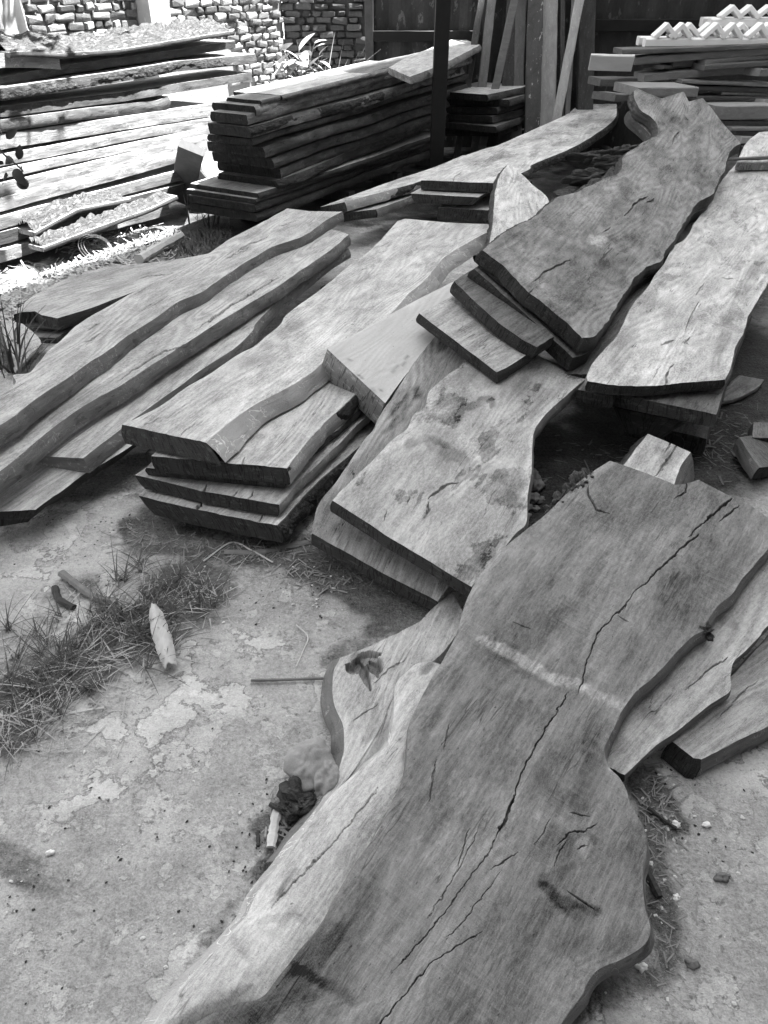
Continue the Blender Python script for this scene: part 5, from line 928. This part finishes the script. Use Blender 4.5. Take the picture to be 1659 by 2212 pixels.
# leaves
LEAF = plain('pale_green_leaf', .38, .2, 20., .5, .2); LEAFD = plain('dark_leaf', .045, .3, 20., .5, .2); STEM = plain('plant_stem', .15, .3, 20.)
def leaf_mesh(ln, wd, mat, name='leaf', fold=.25):
    V = []; k = 9
    for i in range(k):
        t = i/(k-1); w = wd*math.sin(math.pi*t**.8)**.8 if 0 < i < k-1 else 0.0005; z = -.25*ln*t*t
        V += [(t*ln, -w/2, z+fold*w*.5), (t*ln, 0, z), (t*ln, w/2, z+fold*w*.5)]
    Q = [[3*i+j, 3*i+j+1, 3*i+j+4, 3*i+j+3] for i in range(k-1) for j in range(2)]
    me = bpy.data.meshes.new(name); me.from_pydata(V, [], Q); me.materials.append(mat); me.update()
    for p in me.polygons: p.use_smooth = True
    return me
def tube(name, pts, r, mat, parent=None):
    w = np.asarray(pts, float); nn = len(w); V = []
    for i in range(nn):
        d = w[min(i+1, nn-1)]-w[max(i-1, 0)]; d /= np.linalg.norm(d); s = np.cross(d, [.3, .2, .9]); s /= np.linalg.norm(s); t = np.cross(d, s); rr = r*(1-.5*i/nn)
        for a in range(6): V.append(w[i]+(s*math.cos(a*math.pi/3)+t*math.sin(a*math.pi/3))*rr)
    Q = [[i*6+a, i*6+(a+1) % 6, (i+1)*6+(a+1) % 6, (i+1)*6+a] for i in range(nn-1) for a in range(6)]
    return mesh(name, V, Q, mat, parent=parent)
rl = random.Random(8)
bp = at_y(640, 180, 8.55); pl = empty('leafy_plant', 'leafy weed glowing in sunlight beside the tall stack', 'plant', (bp[0], bp[1], 0))
lm = [leaf_mesh(l, l*.42, LEAF) for l in (.13, .17, .21)]
for st in range(9):
    top = at_y(rl.uniform(590, 695), rl.uniform(92, 150), 8.45+rl.uniform(0, .25)); b0 = np.array([bp[0]+rl.uniform(-.08, .08), 8.6, .0])
    pts = [b0+(top-b0)*t+np.array([0, 0, .12*math.sin(math.pi*t)]) for t in np.linspace(0, 1, 8)]; tube('stem', pts, .007, STEM, pl)
    for j in range(9):
        t = .42+.58*j/8; c = b0+(top-b0)*t+np.array([0, 0, .12*math.sin(math.pi*t)]); o = bpy.data.objects.new('leaf', rl.choice(lm)); COL.objects.link(o)
        o.location = c; o.rotation_euler = (rl.uniform(-.5, .5), rl.uniform(-1.1, .3), rl.uniform(0, 6.28)); child(o, pl)
dg = at_y(np.array([rl.gauss(690, 8) for _ in range(60)]), np.full(60, 150.), 9.2)
blades('dry_grass', dg[:, :2], np.full(60, 1.)*R4.uniform(.9, 1.45, 60), .010, STK, 'dry arching grass stems against the shaded brick wall', 'grass', .12, .8, 9)
# branch with leaves and a round fruit hanging in from the left
bo = at_depth(-40, 290, 2.2); br = empty('fruit_branch', 'dark leafy branch with one round fruit hanging at the left edge', 'branch', tuple(bo))
pts = [at_depth(u, v, 2.2) for u, v in ((-60, 250), (-20, 300), (10, 335), (35, 355), (50, 370))]; tube('twig', resample(np.array(pts), 12), .004, STKD, br)
lf = [leaf_mesh(l, l*.55, LEAFD) for l in (.040, .048, .056)]
for u, v, rz in ((18, 268, 1.4), (5, 290, 3.), (25, 340, 2.4), (8, 355, 4.2), (40, 345, .6), (18, 380, 4.6), (-5, 320, 5.), (30, 365, 5.5), (0, 395, 4.8), (14, 300, .3)):
    o = bpy.data.objects.new('leaf', rl.choice(lf)); COL.objects.link(o); o.location = at_depth(u, v, 2.2+rl.uniform(-.03, .03)); o.rotation_euler = (1.0+rl.uniform(-.5, .5), rl.uniform(-1.2, 1.4), rz); child(o, br)
fr = blob('fruit', at_depth(49, 396, 2.2), (.0165, .0165, .0165), 3, plain('dark_fruit', .03, .3, 30., .5), br, .03, 14)
tube('stalk', [at_depth(46, 360, 2.2), at_depth(48, 375, 2.2), at_depth(49, 386, 2.2)], .002, STKD, br)

# tree standing out of view on the left: leaves added to dapple the stack
tr = empty('unseen_fruit_tree', 'unseen fruit tree with leaves added to dapple the sunlit stack', 'tree', (-4.6, 4.3, 0))
tube('trunk', [(-4.6, 4.3, 0), (-4.55, 4.35, 1.2), (-4.3, 4.6, 2.3), (-3.6, 5.0, 3.1), (-2.7, 5.3, 3.6), (-2.0, 5.6, 3.8)], .11, STKD, tr)
rt = np.random.default_rng(5); V = []; Q = []
for cc in range(20):
    ctr = np.array([rt.uniform(-3.7, -1.35), rt.uniform(4.2, 7.6), rt.uniform(2.5, 4.2)])
    for _ in range(int(rt.integers(40, 150))):
        p = ctr+rt.normal(0, .20, 3)*[1, 1, .6]; a = rt.normal(0, 1, 3); a /= np.linalg.norm(a); s_ = np.cross(a, rt.normal(0, 1, 3)); s_ /= np.linalg.norm(s_); l = rt.uniform(.06, .11); b = len(V)
        V += [p-a*l, p+s_*l*.45, p+a*l, p-s_*l*.45]; Q.append([b, b+1, b+2, b+3])
mesh('dapple_crown', V, np.array(Q), LEAFD, parent=tr)
